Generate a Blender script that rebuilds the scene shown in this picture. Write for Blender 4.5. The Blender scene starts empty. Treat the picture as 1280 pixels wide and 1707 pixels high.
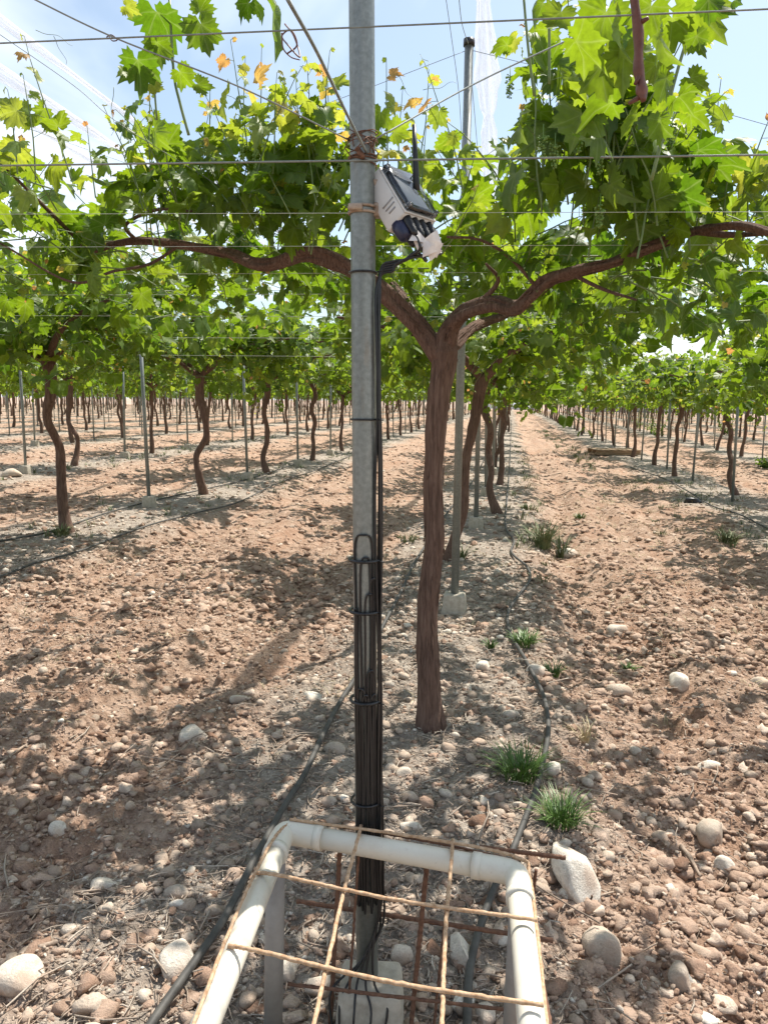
import bpy, bmesh, math, random
import numpy as np
from mathutils import Matrix, Vector
random.seed(7); rng = np.random.default_rng(7)
sc = bpy.context.scene
COL = sc.collection
RAD = math.radians
# ------------------------------------------------------------------ camera
F = 1290.0; CH = 1.58
CAM_ROT = Matrix.Rotation(RAD(9.2), 3, 'Z') @ Matrix.Rotation(RAD(90 - 8.2), 3, 'X') @ Matrix.Rotation(RAD(0.6), 3, 'Z')
cd = bpy.data.cameras.new('camera'); cam = bpy.data.objects.new('camera', cd); COL.objects.link(cam)
cam.matrix_world = Matrix.Translation((0, 0, CH)) @ CAM_ROT.to_4x4()
cd.sensor_fit = 'VERTICAL'; cd.sensor_height = 36.0; cd.lens = 36.0 * F / 1707.0
cd.clip_start = 0.02; cd.clip_end = 3000
sc.camera = cam
# ------------------------------------------------------------------ sky and sun
SUN_EL = 60.0; SUN_AZ = 30.0           # azimuth from +Y towards +X
w = bpy.data.worlds.new("World"); sc.world = w; w.use_nodes = True
nt = w.node_tree; nt.nodes.clear()
def N(t, kind, **kw):
    n = t.nodes.new(kind)
    for k, v in kw.items(): setattr(n, k, v)
    return n
out = N(nt, 'ShaderNodeOutputWorld'); bg = N(nt, 'ShaderNodeBackground')
sky = N(nt, 'ShaderNodeTexSky', sky_type='NISHITA', sun_disc=False)
sky.sun_elevation = RAD(SUN_EL); sky.sun_rotation = RAD(SUN_AZ); sky.air_density = 1.0; sky.dust_density = 1.5; sky.ozone_density = 1.2
tc = N(nt, 'ShaderNodeTexCoord'); sep = N(nt, 'ShaderNodeSeparateXYZ'); nt.links.new(tc.outputs['Generated'], sep.inputs[0])
zz = N(nt, 'ShaderNodeMath', operation='ADD'); zz.inputs[1].default_value = 0.12; nt.links.new(sep.outputs['Z'], zz.inputs[0])
dv = N(nt, 'ShaderNodeVectorMath', operation='DIVIDE'); cz = N(nt, 'ShaderNodeCombineXYZ')
for i in range(3): nt.links.new(zz.outputs[0], cz.inputs[i])
nt.links.new(tc.outputs['Generated'], dv.inputs[0]); nt.links.new(cz.outputs[0], dv.inputs[1])
mp = N(nt, 'ShaderNodeMapping'); mp.inputs['Scale'].default_value = (0.55, 0.35, 0.5); mp.inputs['Location'].default_value = (3.1, 1.7, 0); mp.inputs['Rotation'].default_value = (0, 0, 0.5)
nt.links.new(dv.outputs[0], mp.inputs[0])
no = N(nt, 'ShaderNodeTexNoise'); no.inputs['Scale'].default_value = 1.6; no.inputs['Detail'].default_value = 6; no.inputs['Roughness'].default_value = 0.52; no.inputs['Distortion'].default_value = 0.4
nt.links.new(mp.outputs[0], no.inputs['Vector'])
rp = N(nt, 'ShaderNodeValToRGB'); rp.color_ramp.elements[0].position = 0.44; rp.color_ramp.elements[1].position = 0.72
rp.color_ramp.elements[0].color = (0.12,) * 3 + (1,); rp.color_ramp.elements[1].color = (0.9,) * 3 + (1,)
nt.links.new(no.outputs['Fac'], rp.inputs[0])
mx = N(nt, 'ShaderNodeMix', data_type='RGBA'); nt.links.new(rp.outputs[0], mx.inputs['Factor'])
tn = N(nt, 'ShaderNodeMix', data_type='RGBA', blend_type='MULTIPLY'); tn.inputs['Factor'].default_value = 1; nt.links.new(sky.outputs[0], tn.inputs['A']); tn.inputs['B'].default_value = (1.35, 1.45, 1.4, 1); nt.links.new(tn.outputs['Result'], mx.inputs['A']); mx.inputs['B'].default_value = (13.0, 13.4, 14.0, 1)
nt.links.new(mx.outputs['Result'], bg.inputs[0]); bg.inputs[1].default_value = 0.078
nt.links.new(bg.outputs[0], out.inputs[0])
sl = bpy.data.lights.new('sun', 'SUN'); sl.energy = 5.0; sl.angle = RAD(0.53); sl.color = (1.0, 0.94, 0.86)
so = bpy.data.objects.new('sun', sl); COL.objects.link(so)
SD = Vector((math.sin(RAD(SUN_AZ)) * math.cos(RAD(SUN_EL)), math.cos(RAD(SUN_AZ)) * math.cos(RAD(SUN_EL)), math.sin(RAD(SUN_EL))))
so.rotation_euler = SD.to_track_quat('Z', 'Y').to_euler(); so.location = (0, 0, 12)
sc.view_settings.view_transform = 'Standard'; sc.view_settings.look = 'None'; sc.view_settings.gamma = 1
sc.view_settings.exposure = 0.68
sc.cycles.max_bounces = 7; sc.cycles.diffuse_bounces = 4; sc.cycles.transmission_bounces = 5; sc.cycles.transparent_max_bounces = 6
sc.cycles.caustics_reflective = False; sc.cycles.caustics_refractive = False

# ------------------------------------------------------------------ helpers: place, noise, mesh
def ray(x, y): return CAM_ROT @ Vector(((x - 640) / F, (853.5 - y) / F, -1.0))
def at(x, y, Y):
    d = ray(x, y); t = Y / d.y
    return np.array((d.x * t, Y, CH + d.z * t))
def _h(ix, iy, seed):
    n = (ix.astype(np.int64) * 374761393 + iy.astype(np.int64) * 668265263 + seed * 974711) & 0x7fffffff
    n = ((n ^ (n >> 13)) * 1274126177) & 0x7fffffff
    n = (n ^ (n >> 16)) & 0xffff
    return n / 65535.0
def vn(x, y, seed=0):
    x = np.asarray(x, float); y = np.asarray(y, float)
    ix = np.floor(x); iy = np.floor(y); fx = x - ix; fy = y - iy
    fx = fx * fx * (3 - 2 * fx); fy = fy * fy * (3 - 2 * fy)
    a = _h(ix, iy, seed); b = _h(ix + 1, iy, seed); c = _h(ix, iy + 1, seed); d = _h(ix + 1, iy + 1, seed)
    return (a + (b - a) * fx) * (1 - fy) + (c + (d - c) * fx) * fy
ROW0, ROWS = -0.37, 4.12
def rowd(x): return np.abs((x - ROW0 + ROWS / 2) % ROWS - ROWS / 2)
def strip(x, y):
    d = rowd(x + (vn(x * 0 + 3, y * .9, 5) - .5) * .3 + (vn(x * 3, y * 3, 6) - .5) * .35)
    return 1 / (1 + np.exp((d - .72) / .09))
def slope(x): return -.25 * np.tanh(.12 * x)
def gz(x, y, fine=True):
    x = np.asarray(x, float); y = np.asarray(y, float)
    s = strip(x, y); z = slope(x) + .035 * s
    z = z + (vn(x * 1.1, y * .8, 1) - .5) * .09 * (1 - .6 * s)
    z = z + (vn(x * 2.9, y * 2.3, 2) - .5) * .05 * (1 - .5 * s)
    z = z + (vn(x * 4.2 + .35 * np.sin(y * .6), y * .35, 12) - .5) * .11 * (1 - s) + (vn(x * 5.5, y * 3.2, 13) - .5) * .035 * (1 - .6 * s)
    rut = np.exp(-((x - .75 - .1 * np.sin(y * .5)) / .25) ** 2)
    z = z - .075 * rut - .04 * np.exp(-((x - 2.3 - .1 * np.sin(y * .4)) / .22) ** 2) - .04 * np.exp(-((x + 1.75 - .1 * np.sin(y * .45)) / .22) ** 2) - .04 * np.exp(-((x + 3.3) / .22) ** 2)
    if fine:
        near = np.clip((14 - y) / 8, 0, 1)
        z = z + near * ((np.abs(vn(x * 9, y * 9, 3) - .5) * -.085) * (1 - .6 * s) + (np.abs(vn(x * 21, y * 21, 4) - .5) * -.05) * (1 - .45 * s) + .02 + (vn(x * 45, y * 45, 8) - .5) * .016)
    return z
def gp(x, y, dz=0.0):
    d = ray(x, y); z = 0.0
    for i in range(25):
        t = (z + dz - CH) / d.z; p = d * t; z = float(gz(p.x, p.y, False))
    return np.array((p.x, p.y, z + dz))
class MB:
    def __init__(s): s.V = []; s.F = []; s.A = {}; s.n = 0
    def add(s, V, Fs, **attrs):
        V = np.asarray(V, float).reshape(-1, 3)
        for f in (Fs if isinstance(Fs, list) else [Fs]):
            f = np.asarray(f, int)
            if f.size: s.F.append(f + s.n)
        for k in set(s.A) | set(attrs):
            if k not in s.A: s.A[k] = [np.zeros(s.n)] if s.n else []
            a = attrs.get(k, 0.0); s.A[k].append(np.broadcast_to(np.asarray(a, float), (len(V),)).copy())
        s.V.append(V); s.n += len(V)
    def mesh(s, name, mats, smooth=True, bevel=None):
        me = bpy.data.meshes.new(name)
        V = np.concatenate(s.V) if s.V else np.zeros((0, 3))
        me.vertices.add(len(V)); me.vertices.foreach_set('co', V.ravel())
        tot = np.concatenate([np.full(len(f), f.shape[1]) for f in s.F]); loops = np.concatenate([f.ravel() for f in s.F])
        me.loops.add(len(loops)); me.loops.foreach_set('vertex_index', loops)
        me.polygons.add(len(tot)); me.polygons.foreach_set('loop_start', np.concatenate([[0], np.cumsum(tot)[:-1]])); me.polygons.foreach_set('loop_total', tot)
        me.update(calc_edges=True)
        me.polygons.foreach_set('use_smooth', np.full(len(tot), bool(smooth)))
        for k, a in s.A.items():
            at_ = me.attributes.new(k, 'FLOAT', 'POINT'); at_.data.foreach_set('value', np.concatenate(a))
        for m in (mats if isinstance(mats, list) else [mats]): me.materials.append(m)
        me.validate(); return me
    def build(s, name, mats, parent=None, smooth=True):
        o = bpy.data.objects.new(name, s.mesh(name, mats, smooth)); COL.objects.link(o)
        if parent is not None: o.parent = parent
        return o
def tag(o, label=None, cat=None, group=None, kind=None):
    if label: o['label'] = label
    if cat: o['category'] = cat
    if group: o['group'] = group
    if kind: o['kind'] = kind
    return o
def empty(name, loc, rz=0.0, scale=None):
    o = bpy.data.objects.new(name, None); COL.objects.link(o); o.location = [float(v) for v in loc]; o.rotation_euler = (0, 0, rz); o.empty_display_size = .1
    if scale: o.scale = scale
    return o
def put(o, parent, keep=True):      # parent a mesh built in world coordinates under an empty with translation only
    o.parent = parent; o.location = -Vector(parent.location)
    return o
def cat_rom(P, n=8):
    P = np.asarray(P, float)
    if len(P) < 3: t = np.linspace(0, 1, n + 1)[:, None]; return P[0] * (1 - t) + P[-1] * t
    Q = np.vstack([2 * P[0] - P[1], P, 2 * P[-1] - P[-2]]); o = []
    for i in range(1, len(Q) - 2):
        for t in np.linspace(0, 1, n, endpoint=False):
            a, b, c, d = Q[i - 1], Q[i], Q[i + 1], Q[i + 2]
            o.append(.5 * ((2 * b) + (-a + c) * t + (2 * a - 5 * b + 4 * c - d) * t * t + (-a + 3 * b - 3 * c + d) * t ** 3))
    o.append(P[-1]); return np.array(o)
def interp_r(r, n):
    r = np.atleast_1d(np.asarray(r, float)); return np.interp(np.linspace(0, 1, n), np.linspace(0, 1, len(r)), r)
def tube(mb, P, r, sides=8, lump=0.0, ridge=0.0, seed=0, cap=True, **at_):
    P = np.asarray(P, float); n = len(P); R = interp_r(r, n)
    T = np.gradient(P, axis=0); T /= np.linalg.norm(T, axis=1)[:, None] + 1e-12
    up = np.array((0, 0, 1.)) if abs(T[0][2]) < .9 else np.array((0, 1., 0))
    u = np.cross(up, T[0]); u /= np.linalg.norm(u); U = [u]
    for i in range(1, n):
        u = U[-1] - T[i] * np.dot(U[-1], T[i]); u /= np.linalg.norm(u); U.append(u)
    U = np.array(U); W = np.cross(T, U); th = np.arange(sides) * 2 * np.pi / sides
    s = np.concatenate([[0], np.cumsum(np.linalg.norm(np.diff(P, axis=0), axis=1))])
    rr = np.ones((n, sides))
    if lump or ridge:
        g = np.random.default_rng(seed + 11); ph = g.random(8) * 6.28
        S = s[:, None]; TH = th[None]
        if lump: rr += lump * (np.sin(2 * TH + ph[0] + S * 5) * .6 + np.sin(3 * TH + ph[1] - S * 8) * .4 + np.sin(S * 17 + ph[2]) * .35 + np.sin(S * 31 + ph[3] + TH) * .25)
        if ridge:
            rr += ridge * (vn(TH / 6.283 * 9 + S * 1.2 + ph[4], S * 6, seed) - .5) * 2 + ridge * (vn(TH / 6.283 * 17 + S * 2.0 + ph[5], S * 14, seed + 1) - .5)
            rr[:, -1] = (rr[:, 0] + rr[:, -2]) / 2
    V = P[:, None] + (U[:, None] * np.cos(th)[None, :, None] + W[:, None] * np.sin(th)[None, :, None]) * (R[:, None] * rr)[:, :, None]
    V = V.reshape(-1, 3); i = np.arange(n - 1)[:, None] * sides; j = np.arange(sides)[None]; k = (j + 1) % sides
    Q = np.stack([i + j, i + k, i + sides + k, i + sides + j], -1).reshape(-1, 4); Fs = [Q]
    if cap:
        V = np.vstack([V, P[0], P[-1]]); m = n * sides; jj = np.arange(sides); kk = (jj + 1) % sides
        Fs.append(np.stack([kk, jj, np.full(sides, m)], -1)); Fs.append(np.stack([(n - 1) * sides + jj, (n - 1) * sides + kk, np.full(sides, m + 1)], -1))
    mb.add(V, Fs, **at_)
def box(mb, c, size, M=None, taper=1.0, bev=0.0, **at_):
    hx, hy, hz = [v / 2 for v in size]
    if bev > 0:
        bm = bmesh.new(); bmesh.ops.create_cube(bm, size=1)
        for v in bm.verts:
            t = taper if v.co.z > 0 else 1; v.co = Vector((v.co.x * 2 * hx * t, v.co.y * 2 * hy * t, v.co.z * 2 * hz))
        bmesh.ops.bevel(bm, geom=bm.edges[:], offset=bev, segments=2, affect='EDGES', profile=.5)
        bm.verts.index_update(); V = np.array([v.co[:] for v in bm.verts]); tri = []; quad = []; oth = []
        for f in bm.faces:
            ix = [v.index for v in f.verts]
            if len(ix) == 3: tri.append(ix)
            elif len(ix) == 4: quad.append(ix)
            else:
                for q in range(1, len(ix) - 1): tri.append([ix[0], ix[q], ix[q + 1]])
        Fs = [np.array(a) for a in (tri, quad) if a]; bm.free()
    else:
        V = np.array([(x * hx * (taper if z > 0 else 1), y * hy * (taper if z > 0 else 1), z * hz) for z in (-1, 1) for y in (-1, 1) for x in (-1, 1)])
        Fs = np.array([(0, 2, 3, 1), (4, 5, 7, 6), (0, 1, 5, 4), (2, 6, 7, 3), (0, 4, 6, 2), (1, 3, 7, 5)])
    if M is not None: V = V @ np.array(M).T
    mb.add(V + np.asarray(c, float), Fs, **at_)

# ------------------------------------------------------------------ materials
def mat(name):
    m = bpy.data.materials.new(name); m.use_nodes = True; t = m.node_tree; p = t.nodes['Principled BSDF']; return m, t, p
def ramp(t, fac, stops):
    r = N(t, 'ShaderNodeValToRGB'); e = r.color_ramp.elements
    while len(e) > len(stops): e.remove(e[-1])
    while len(e) < len(stops): e.new(.5)
    for q, (pos, c) in zip(e, stops): q.position = pos; q.color = (*c, 1)
    t.links.new(fac, r.inputs[0]); return r.outputs[0]
def noise(t, scale, detail=4, rough=.55, vec=None, stretch=None, dist=0):
    n = N(t, 'ShaderNodeTexNoise'); n.inputs['Scale'].default_value = scale; n.inputs['Detail'].default_value = detail; n.inputs['Roughness'].default_value = rough; n.inputs['Distortion'].default_value = dist
    c = N(t, 'ShaderNodeTexCoord'); v = c.outputs['Object'] if vec is None else vec
    if stretch:
        m = N(t, 'ShaderNodeMapping'); m.inputs['Scale'].default_value = stretch; t.links.new(v, m.inputs[0]); v = m.outputs[0]
    t.links.new(v, n.inputs['Vector']); return n.outputs['Fac']
def bump(t, p, h, strength=.4, dist=.01):
    b = N(t, 'ShaderNodeBump'); b.inputs['Strength'].default_value = strength; b.inputs['Distance'].default_value = dist
    t.links.new(h, b.inputs['Height']); t.links.new(b.outputs[0], p.inputs['Normal']); return b
def mixc(t, f, a, b, bt='MIX'):
    m = N(t, 'ShaderNodeMix', data_type='RGBA', blend_type=bt)
    for s, v in (('Factor', f), ('A', a), ('B', b)):
        if hasattr(v, 'is_linked') or hasattr(v, 'links'): t.links.new(v, m.inputs[s])
        elif s == 'Factor': m.inputs[s].default_value = v
        else: m.inputs[s].default_value = (*v, 1)
    return m.outputs['Result']
def attr(t, n): a = N(t, 'ShaderNodeAttribute', attribute_name=n); return a.outputs['Fac']
def simple(name, c1, c2, scale=20, rough=.6, metal=0.0, bstr=.2, bdist=.002, stretch=None, spec=.5):
    m, t, p = mat(name); n = noise(t, scale, 5, .6, stretch=stretch)
    t.links.new(ramp(t, n, [(.3, c1), (.7, c2)]), p.inputs['Base Color']); p.inputs['Roughness'].default_value = rough; p.inputs['Metallic'].default_value = metal; p.inputs['Specular IOR Level'].default_value = spec
    if bstr: bump(t, p, n, bstr, bdist)
    return m
def leaf_material():
    m, t, p = mat('vine_leaf')
    tone = attr(t, 'tone'); vein = attr(t, 'vein')
    c = ramp(t, tone, [(0, (.042, .090, .010)), (.35, (.085, .155, .014)), (.6, (.13, .21, .025)), (.8, (.30, .33, .05)), (.92, (.45, .30, .07)), (1, (.50, .22, .08))])
    tr = ramp(t, tone, [(0, (.13, .26, .008)), (.35, (.27, .40, .012)), (.6, (.40, .50, .03)), (.8, (.66, .66, .07)), (.92, (.75, .5, .1)), (1, (.75, .36, .12))])
    mo = noise(t, 60, 3, .6)
    c = mixc(t, .35, c, ramp(t, mo, [(.3, (.55, .55, .5)), (.7, (1.3, 1.3, 1.2))]), 'MULTIPLY')
    vm = N(t, 'ShaderNodeMath', operation='POWER'); t.links.new(vein, vm.inputs[0]); vm.inputs[1].default_value = 4
    vs = N(t, 'ShaderNodeMath', operation='MULTIPLY'); t.links.new(vm.outputs[0], vs.inputs[0]); vs.inputs[1].default_value = .5
    c = mixc(t, vs.outputs[0], c, (.26, .36, .12))
    bl = noise(t, 17, 5, .7); c = mixc(t, ramp(t, bl, [(.62, (0, 0, 0)), (.74, (.55, .55, .55))]), c, (.22, .19, .06))
    geo = N(t, 'ShaderNodeNewGeometry')
    bf = N(t, 'ShaderNodeMath', operation='MULTIPLY'); t.links.new(geo.outputs['Backfacing'], bf.inputs[0]); bf.inputs[1].default_value = .35
    c = mixc(t, bf.outputs[0], c, (.16, .24, .11))
    t.links.new(c, p.inputs['Base Color']); p.inputs['Roughness'].default_value = .45; p.inputs['Specular IOR Level'].default_value = .3
    b = bump(t, p, mo, .25, .003)
    tr = mixc(t, .6, tr, ramp(t, mo, [(.3, (.62, .62, .55)), (.7, (1.2, 1.2, 1.1))]), 'MULTIPLY'); tr = mixc(t, vs.outputs[0], tr, (.55, .62, .22)); tl = N(t, 'ShaderNodeBsdfTranslucent'); t.links.new(tr, tl.inputs[0])
    ms = N(t, 'ShaderNodeMixShader'); ms.inputs[0].default_value = .5; o = t.nodes['Material Output']
    t.links.new(p.outputs[0], ms.inputs[1]); t.links.new(tl.outputs[0], ms.inputs[2]); t.links.new(ms.outputs[0], o.inputs[0])
    return m
M_LEAF = leaf_material()
def bark_material(name, a, b, c_, k=1.0):
    m, t, p = mat(name)
    f = noise(t, 9 * k, 8, .7, stretch=(9, 9, .9), dist=.6); g = noise(t, 3, 4, .6)
    c = ramp(t, f, [(.25, a), (.5, b), (.78, c_)])
    c = mixc(t, .5, c, ramp(t, g, [(.3, (.7, .68, .66)), (.7, (1.25, 1.2, 1.15))]), 'MULTIPLY')
    t.links.new(c, p.inputs['Base Color']); p.inputs['Roughness'].default_value = .9; p.inputs['Specular IOR Level'].default_value = .2
    bump(t, p, f, .9, .012); return m
M_BARK = bark_material('vine_bark', (.050, .032, .025), (.150, .095, .073), (.27, .19, .15))
M_ARM = bark_material('vine_arm_bark', (.050, .032, .025), (.15, .092, .07), (.29, .20, .16), 1.4)
M_SHOOT = simple('green_shoot', (.10, .16, .05), (.19, .24, .08), 30, .5, bstr=0)
M_CANE = simple('red_cane', (.09, .028, .018), (.20, .075, .042), 45, .5, bstr=.4, bdist=.003)
M_GALV = None
def galv():
    m, t, p = mat('galvanised_steel')
    a = noise(t, 14, 5, .65, stretch=(1, 1, .12)); b = noise(t, 90, 3, .6)
    c = ramp(t, a, [(.25, (.17, .19, .18)), (.6, (.25, .27, .255)), (.8, (.34, .35, .33))])
    c = mixc(t, .7, c, ramp(t, b, [(.3, (.7, .7, .7)), (.7, (1.2, 1.2, 1.2))]), 'MULTIPLY'); st = noise(t, 5, 6, .75, stretch=(3, 3, .5)); c = mixc(t, ramp(t, st, [(.56, (0, 0, 0)), (.72, (.55, .55, .55))]), c, (.24, .17, .11))
    t.links.new(c, p.inputs['Base Color']); p.inputs['Metallic'].default_value = .45
    t.links.new(ramp(t, a, [(.3, (.5,) * 3), (.7, (.35,) * 3)]), p.inputs['Roughness']); bump(t, p, b, .1, .001); return m
M_GALV = galv()
M_CONC = simple('concrete', (.33, .29, .23), (.50, .45, .37), 35, .95, bstr=.7, bdist=.006)
M_WIRE = simple('steel_wire', (.20, .22, .20), (.32, .34, .31), 60, .45, .5, bstr=0)
M_LINE = simple('pale_line', (.42, .46, .38), (.55, .58, .48), 60, .5, 0, bstr=0)
M_RUST = simple('rusty_steel', (.085, .04, .025), (.22, .115, .07), 90, .85, .1, .6, .002)
M_RUST_SUNLIT = simple('rust_sunlit_rod', (.33, .18, .09), (.60, .43, .28), 110, .9, 0, .7, .002)  # rust lightened to tan, sunlight on the upper rods put into the colour
def pvc():
    m, t, p = mat('pvc_pipe'); a = noise(t, 7, 6, .7); b_ = noise(t, 60, 5, .75)
    c = ramp(t, a, [(.3, (.64, .60, .50)), (.6, (.70, .67, .57))]); c = mixc(t, ramp(t, a, [(.52, (0, 0, 0)), (.72, (.5, .5, .5))]), c, (.45, .35, .26)); c = mixc(t, ramp(t, b_, [(.60, (0, 0, 0)), (.72, (.55, .55, .55))]), c, (.42, .36, .28))
    t.links.new(c, p.inputs['Base Color']); p.inputs['Roughness'].default_value = .42; bump(t, p, b_, .12, .001); return m
M_PVC = pvc()
M_PVC_SHADE = simple('pvc_leg_shaded', (.22, .20, .18), (.31, .29, .26), 18, .5, 0, .15, .001)  # white pipe plastic greyed, shade on the legs painted into the colour
M_BLACK = simple('black_cable', (.008, .008, .009), (.018, .018, .019), 50, .36, 0, 0)
M_HOSE = simple('drip_hose', (.03, .028, .026), (.085, .08, .07), 18, .65, 0, .3, .001)
M_BOX = simple('grey_box_plastic', (.56, .56, .54), (.64, .64, .62), 25, .5, 0, 0)
M_TAPE = simple('white_tape', (.62, .56, .52), (.82, .78, .74), 40, .6, 0, .3, .002)
M_BLUE = simple('dark_blue_plug', (.012, .016, .045), (.03, .035, .08), 40, .35, 0, 0)
M_WOOD = simple('pallet_wood', (.26, .17, .10), (.44, .31, .20), 14, .9, 0, .5, .004, (1, 6, 6))
M_PRINT = simple('grey_print', (.25, .25, .25), (.32, .32, .32), 30, .7, 0, 0)
M_CLAMP = simple('old_clamp', (.26, .17, .11), (.48, .40, .32), 60, .6, .3, .3, .001)
M_WHITE = simple('white_sheeting', (.72, .73, .74), (.82, .82, .82), 1.2, .7, 0, 0)
M_GRASS = simple('green_grass', (.045, .10, .018), (.12, .21, .035), 24, .5, 0, 0)
M_WEED = simple('dull_weed', (.07, .11, .035), (.20, .21, .09), 12, .7, 0, 0)
M_DRY = simple('dry_grass', (.30, .24, .13), (.50, .42, .26), 12, .8, 0, 0)
M_PANEL = simple('panel', (.62, .64, .66), (.8, .82, .84), 9, .15, .0, 0)
M_DARKP = simple('dark_panel', (.008, .009, .012), (.02, .022, .03), 30, .2, 0, 0)
M_GRAPE = simple('green_grape', (.12, .22, .04), (.22, .34, .08), 40, .45, 0, 0)
def clear():
    m, t, p = mat('clear_lid'); gl = N(t, 'ShaderNodeBsdfGlossy'); gl.inputs['Roughness'].default_value = .06; tr = N(t, 'ShaderNodeBsdfTransparent'); tr.inputs[0].default_value = (.92, .94, .96, 1)
    fr = N(t, 'ShaderNodeFresnel'); fr.inputs['IOR'].default_value = 1.75; ms = N(t, 'ShaderNodeMixShader'); t.links.new(fr.outputs[0], ms.inputs[0]); t.links.new(tr.outputs[0], ms.inputs[1]); t.links.new(gl.outputs[0], ms.inputs[2]); t.links.new(ms.outputs[0], t.nodes['Material Output'].inputs[0]); return m
M_CLEAR = clear()
def net():
    m, t, p = mat('net_film'); n = noise(t, 30, 3, .5, stretch=(3, .2, 3))
    t.links.new(ramp(t, n, [(.3, (.60, .63, .72)), (.7, (.82, .85, .90))]), p.inputs['Base Color']); p.inputs['Roughness'].default_value = .6
    tr = N(t, 'ShaderNodeBsdfTransparent'); tl = N(t, 'ShaderNodeBsdfTranslucent'); tl.inputs[0].default_value = (.74, .77, .86, 1)
    a = N(t, 'ShaderNodeMixShader'); a.inputs[0].default_value = .5; b = N(t, 'ShaderNodeMixShader')
    t.links.new(ramp(t, n, [(.35, (.38,) * 3), (.65, (.7,) * 3)]), b.inputs[0]); t.links.new(p.outputs[0], a.inputs[1]); t.links.new(tl.outputs[0], a.inputs[2]); t.links.new(tr.outputs[0], b.inputs[1]); t.links.new(a.outputs[0], b.inputs[2])
    t.links.new(b.outputs[0], t.nodes['Material Output'].inputs[0]); return m
M_NET = net()
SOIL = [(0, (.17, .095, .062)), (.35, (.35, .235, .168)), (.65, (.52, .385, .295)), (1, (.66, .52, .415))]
def ground_mat():
    m, t, p = mat('tilled_soil')
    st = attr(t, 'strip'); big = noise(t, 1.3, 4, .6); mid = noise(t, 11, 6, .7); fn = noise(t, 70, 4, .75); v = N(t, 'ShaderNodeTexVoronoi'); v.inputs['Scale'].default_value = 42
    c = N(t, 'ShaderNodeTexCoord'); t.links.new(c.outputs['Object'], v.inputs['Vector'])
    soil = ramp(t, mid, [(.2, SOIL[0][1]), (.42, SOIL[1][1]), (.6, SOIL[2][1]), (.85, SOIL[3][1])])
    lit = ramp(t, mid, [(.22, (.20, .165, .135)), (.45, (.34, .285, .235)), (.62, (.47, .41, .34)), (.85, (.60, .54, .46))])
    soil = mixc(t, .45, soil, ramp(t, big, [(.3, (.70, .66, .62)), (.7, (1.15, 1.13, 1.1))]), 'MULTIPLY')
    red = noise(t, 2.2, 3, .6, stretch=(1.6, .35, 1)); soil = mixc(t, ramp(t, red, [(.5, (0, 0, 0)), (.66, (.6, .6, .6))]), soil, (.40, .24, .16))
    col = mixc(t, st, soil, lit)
    col = mixc(t, .6, col, ramp(t, fn, [(.25, (.55, .53, .5)), (.5, (.98, .98, .98)), (.8, (1.3, 1.3, 1.3))]), 'MULTIPLY')
    pc = ramp(t, v.outputs['Color'], [(.55, (1, 1, 1)), (.9, (1.35, 1.35, 1.35))])
    col = mixc(t, .6, col, pc, 'MULTIPLY')
    t.links.new(col, p.inputs['Base Color']); p.inputs['Roughness'].default_value = .97; p.inputs['Specular IOR Level'].default_value = .1
    ad = N(t, 'ShaderNodeMath', operation='MULTIPLY_ADD'); t.links.new(mid, ad.inputs[0]); ad.inputs[1].default_value = 2.2; t.links.new(fn, ad.inputs[2])
    bump(t, p, ad.outputs[0], 1.0, .022); return m
M_GROUND = ground_mat()
def stone_mat(name, stops):
    m, t, p = mat(name); n = noise(t, 35, 5, .7); d = noise(t, 9, 3, .6)
    f2 = noise(t, 170, 4, .75); c = ramp(t, attr(t, 'tone'), stops); c = mixc(t, .8, c, ramp(t, n, [(.25, (.55, .51, .47)), (.5, (1, 1, 1)), (.8, (1.2, 1.2, 1.2))]), 'MULTIPLY'); c = mixc(t, .7, c, ramp(t, f2, [(.3, (.65, .63, .6)), (.55, (1.05, 1.05, 1.05)), (.8, (1.2, 1.2, 1.2))]), 'MULTIPLY')
    sm = N(t, 'ShaderNodeMath', operation='MULTIPLY_ADD'); t.links.new(f2, sm.inputs[0]); sm.inputs[1].default_value = .6; t.links.new(n, sm.inputs[2])
    dm = ramp(t, d, [(.45, (0, 0, 0)), (.62, (.75, .75, .75))]); c = mixc(t, dm, c, (.43, .315, .235))
    t.links.new(c, p.inputs['Base Color']); p.inputs['Roughness'].default_value = .85; p.inputs['Specular IOR Level'].default_value = .25
    bump(t, p, sm.outputs[0], 1.0, .009 if name == 'soil_clod' else .005); return m
M_STONE = stone_mat('dusty_stone', [(0, (.30, .235, .18)), (.4, (.43, .34, .26)), (.7, (.54, .46, .37)), (1, (.72, .67, .58))])
M_CLOD = stone_mat('soil_clod', [(0, (.22, .13, .085)), (.4, (.38, .25, .178)), (.75, (.51, .375, .285)), (1, (.66, .54, .43))])
M_BIGST = stone_mat('pale_stone', [(0, (.35, .30, .25)), (.5, (.52, .44, .35)), (1, (.76, .70, .60))])
M_LITTER = stone_mat('dry_litter', [(0, (.17, .13, .10)), (.5, (.36, .30, .24)), (1, (.60, .53, .44))])
M_DEAD = simple('dead_wood', (.20, .14, .10), (.42, .33, .25), 30, .9, 0, .6, .003, (4, 4, .6))

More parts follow.
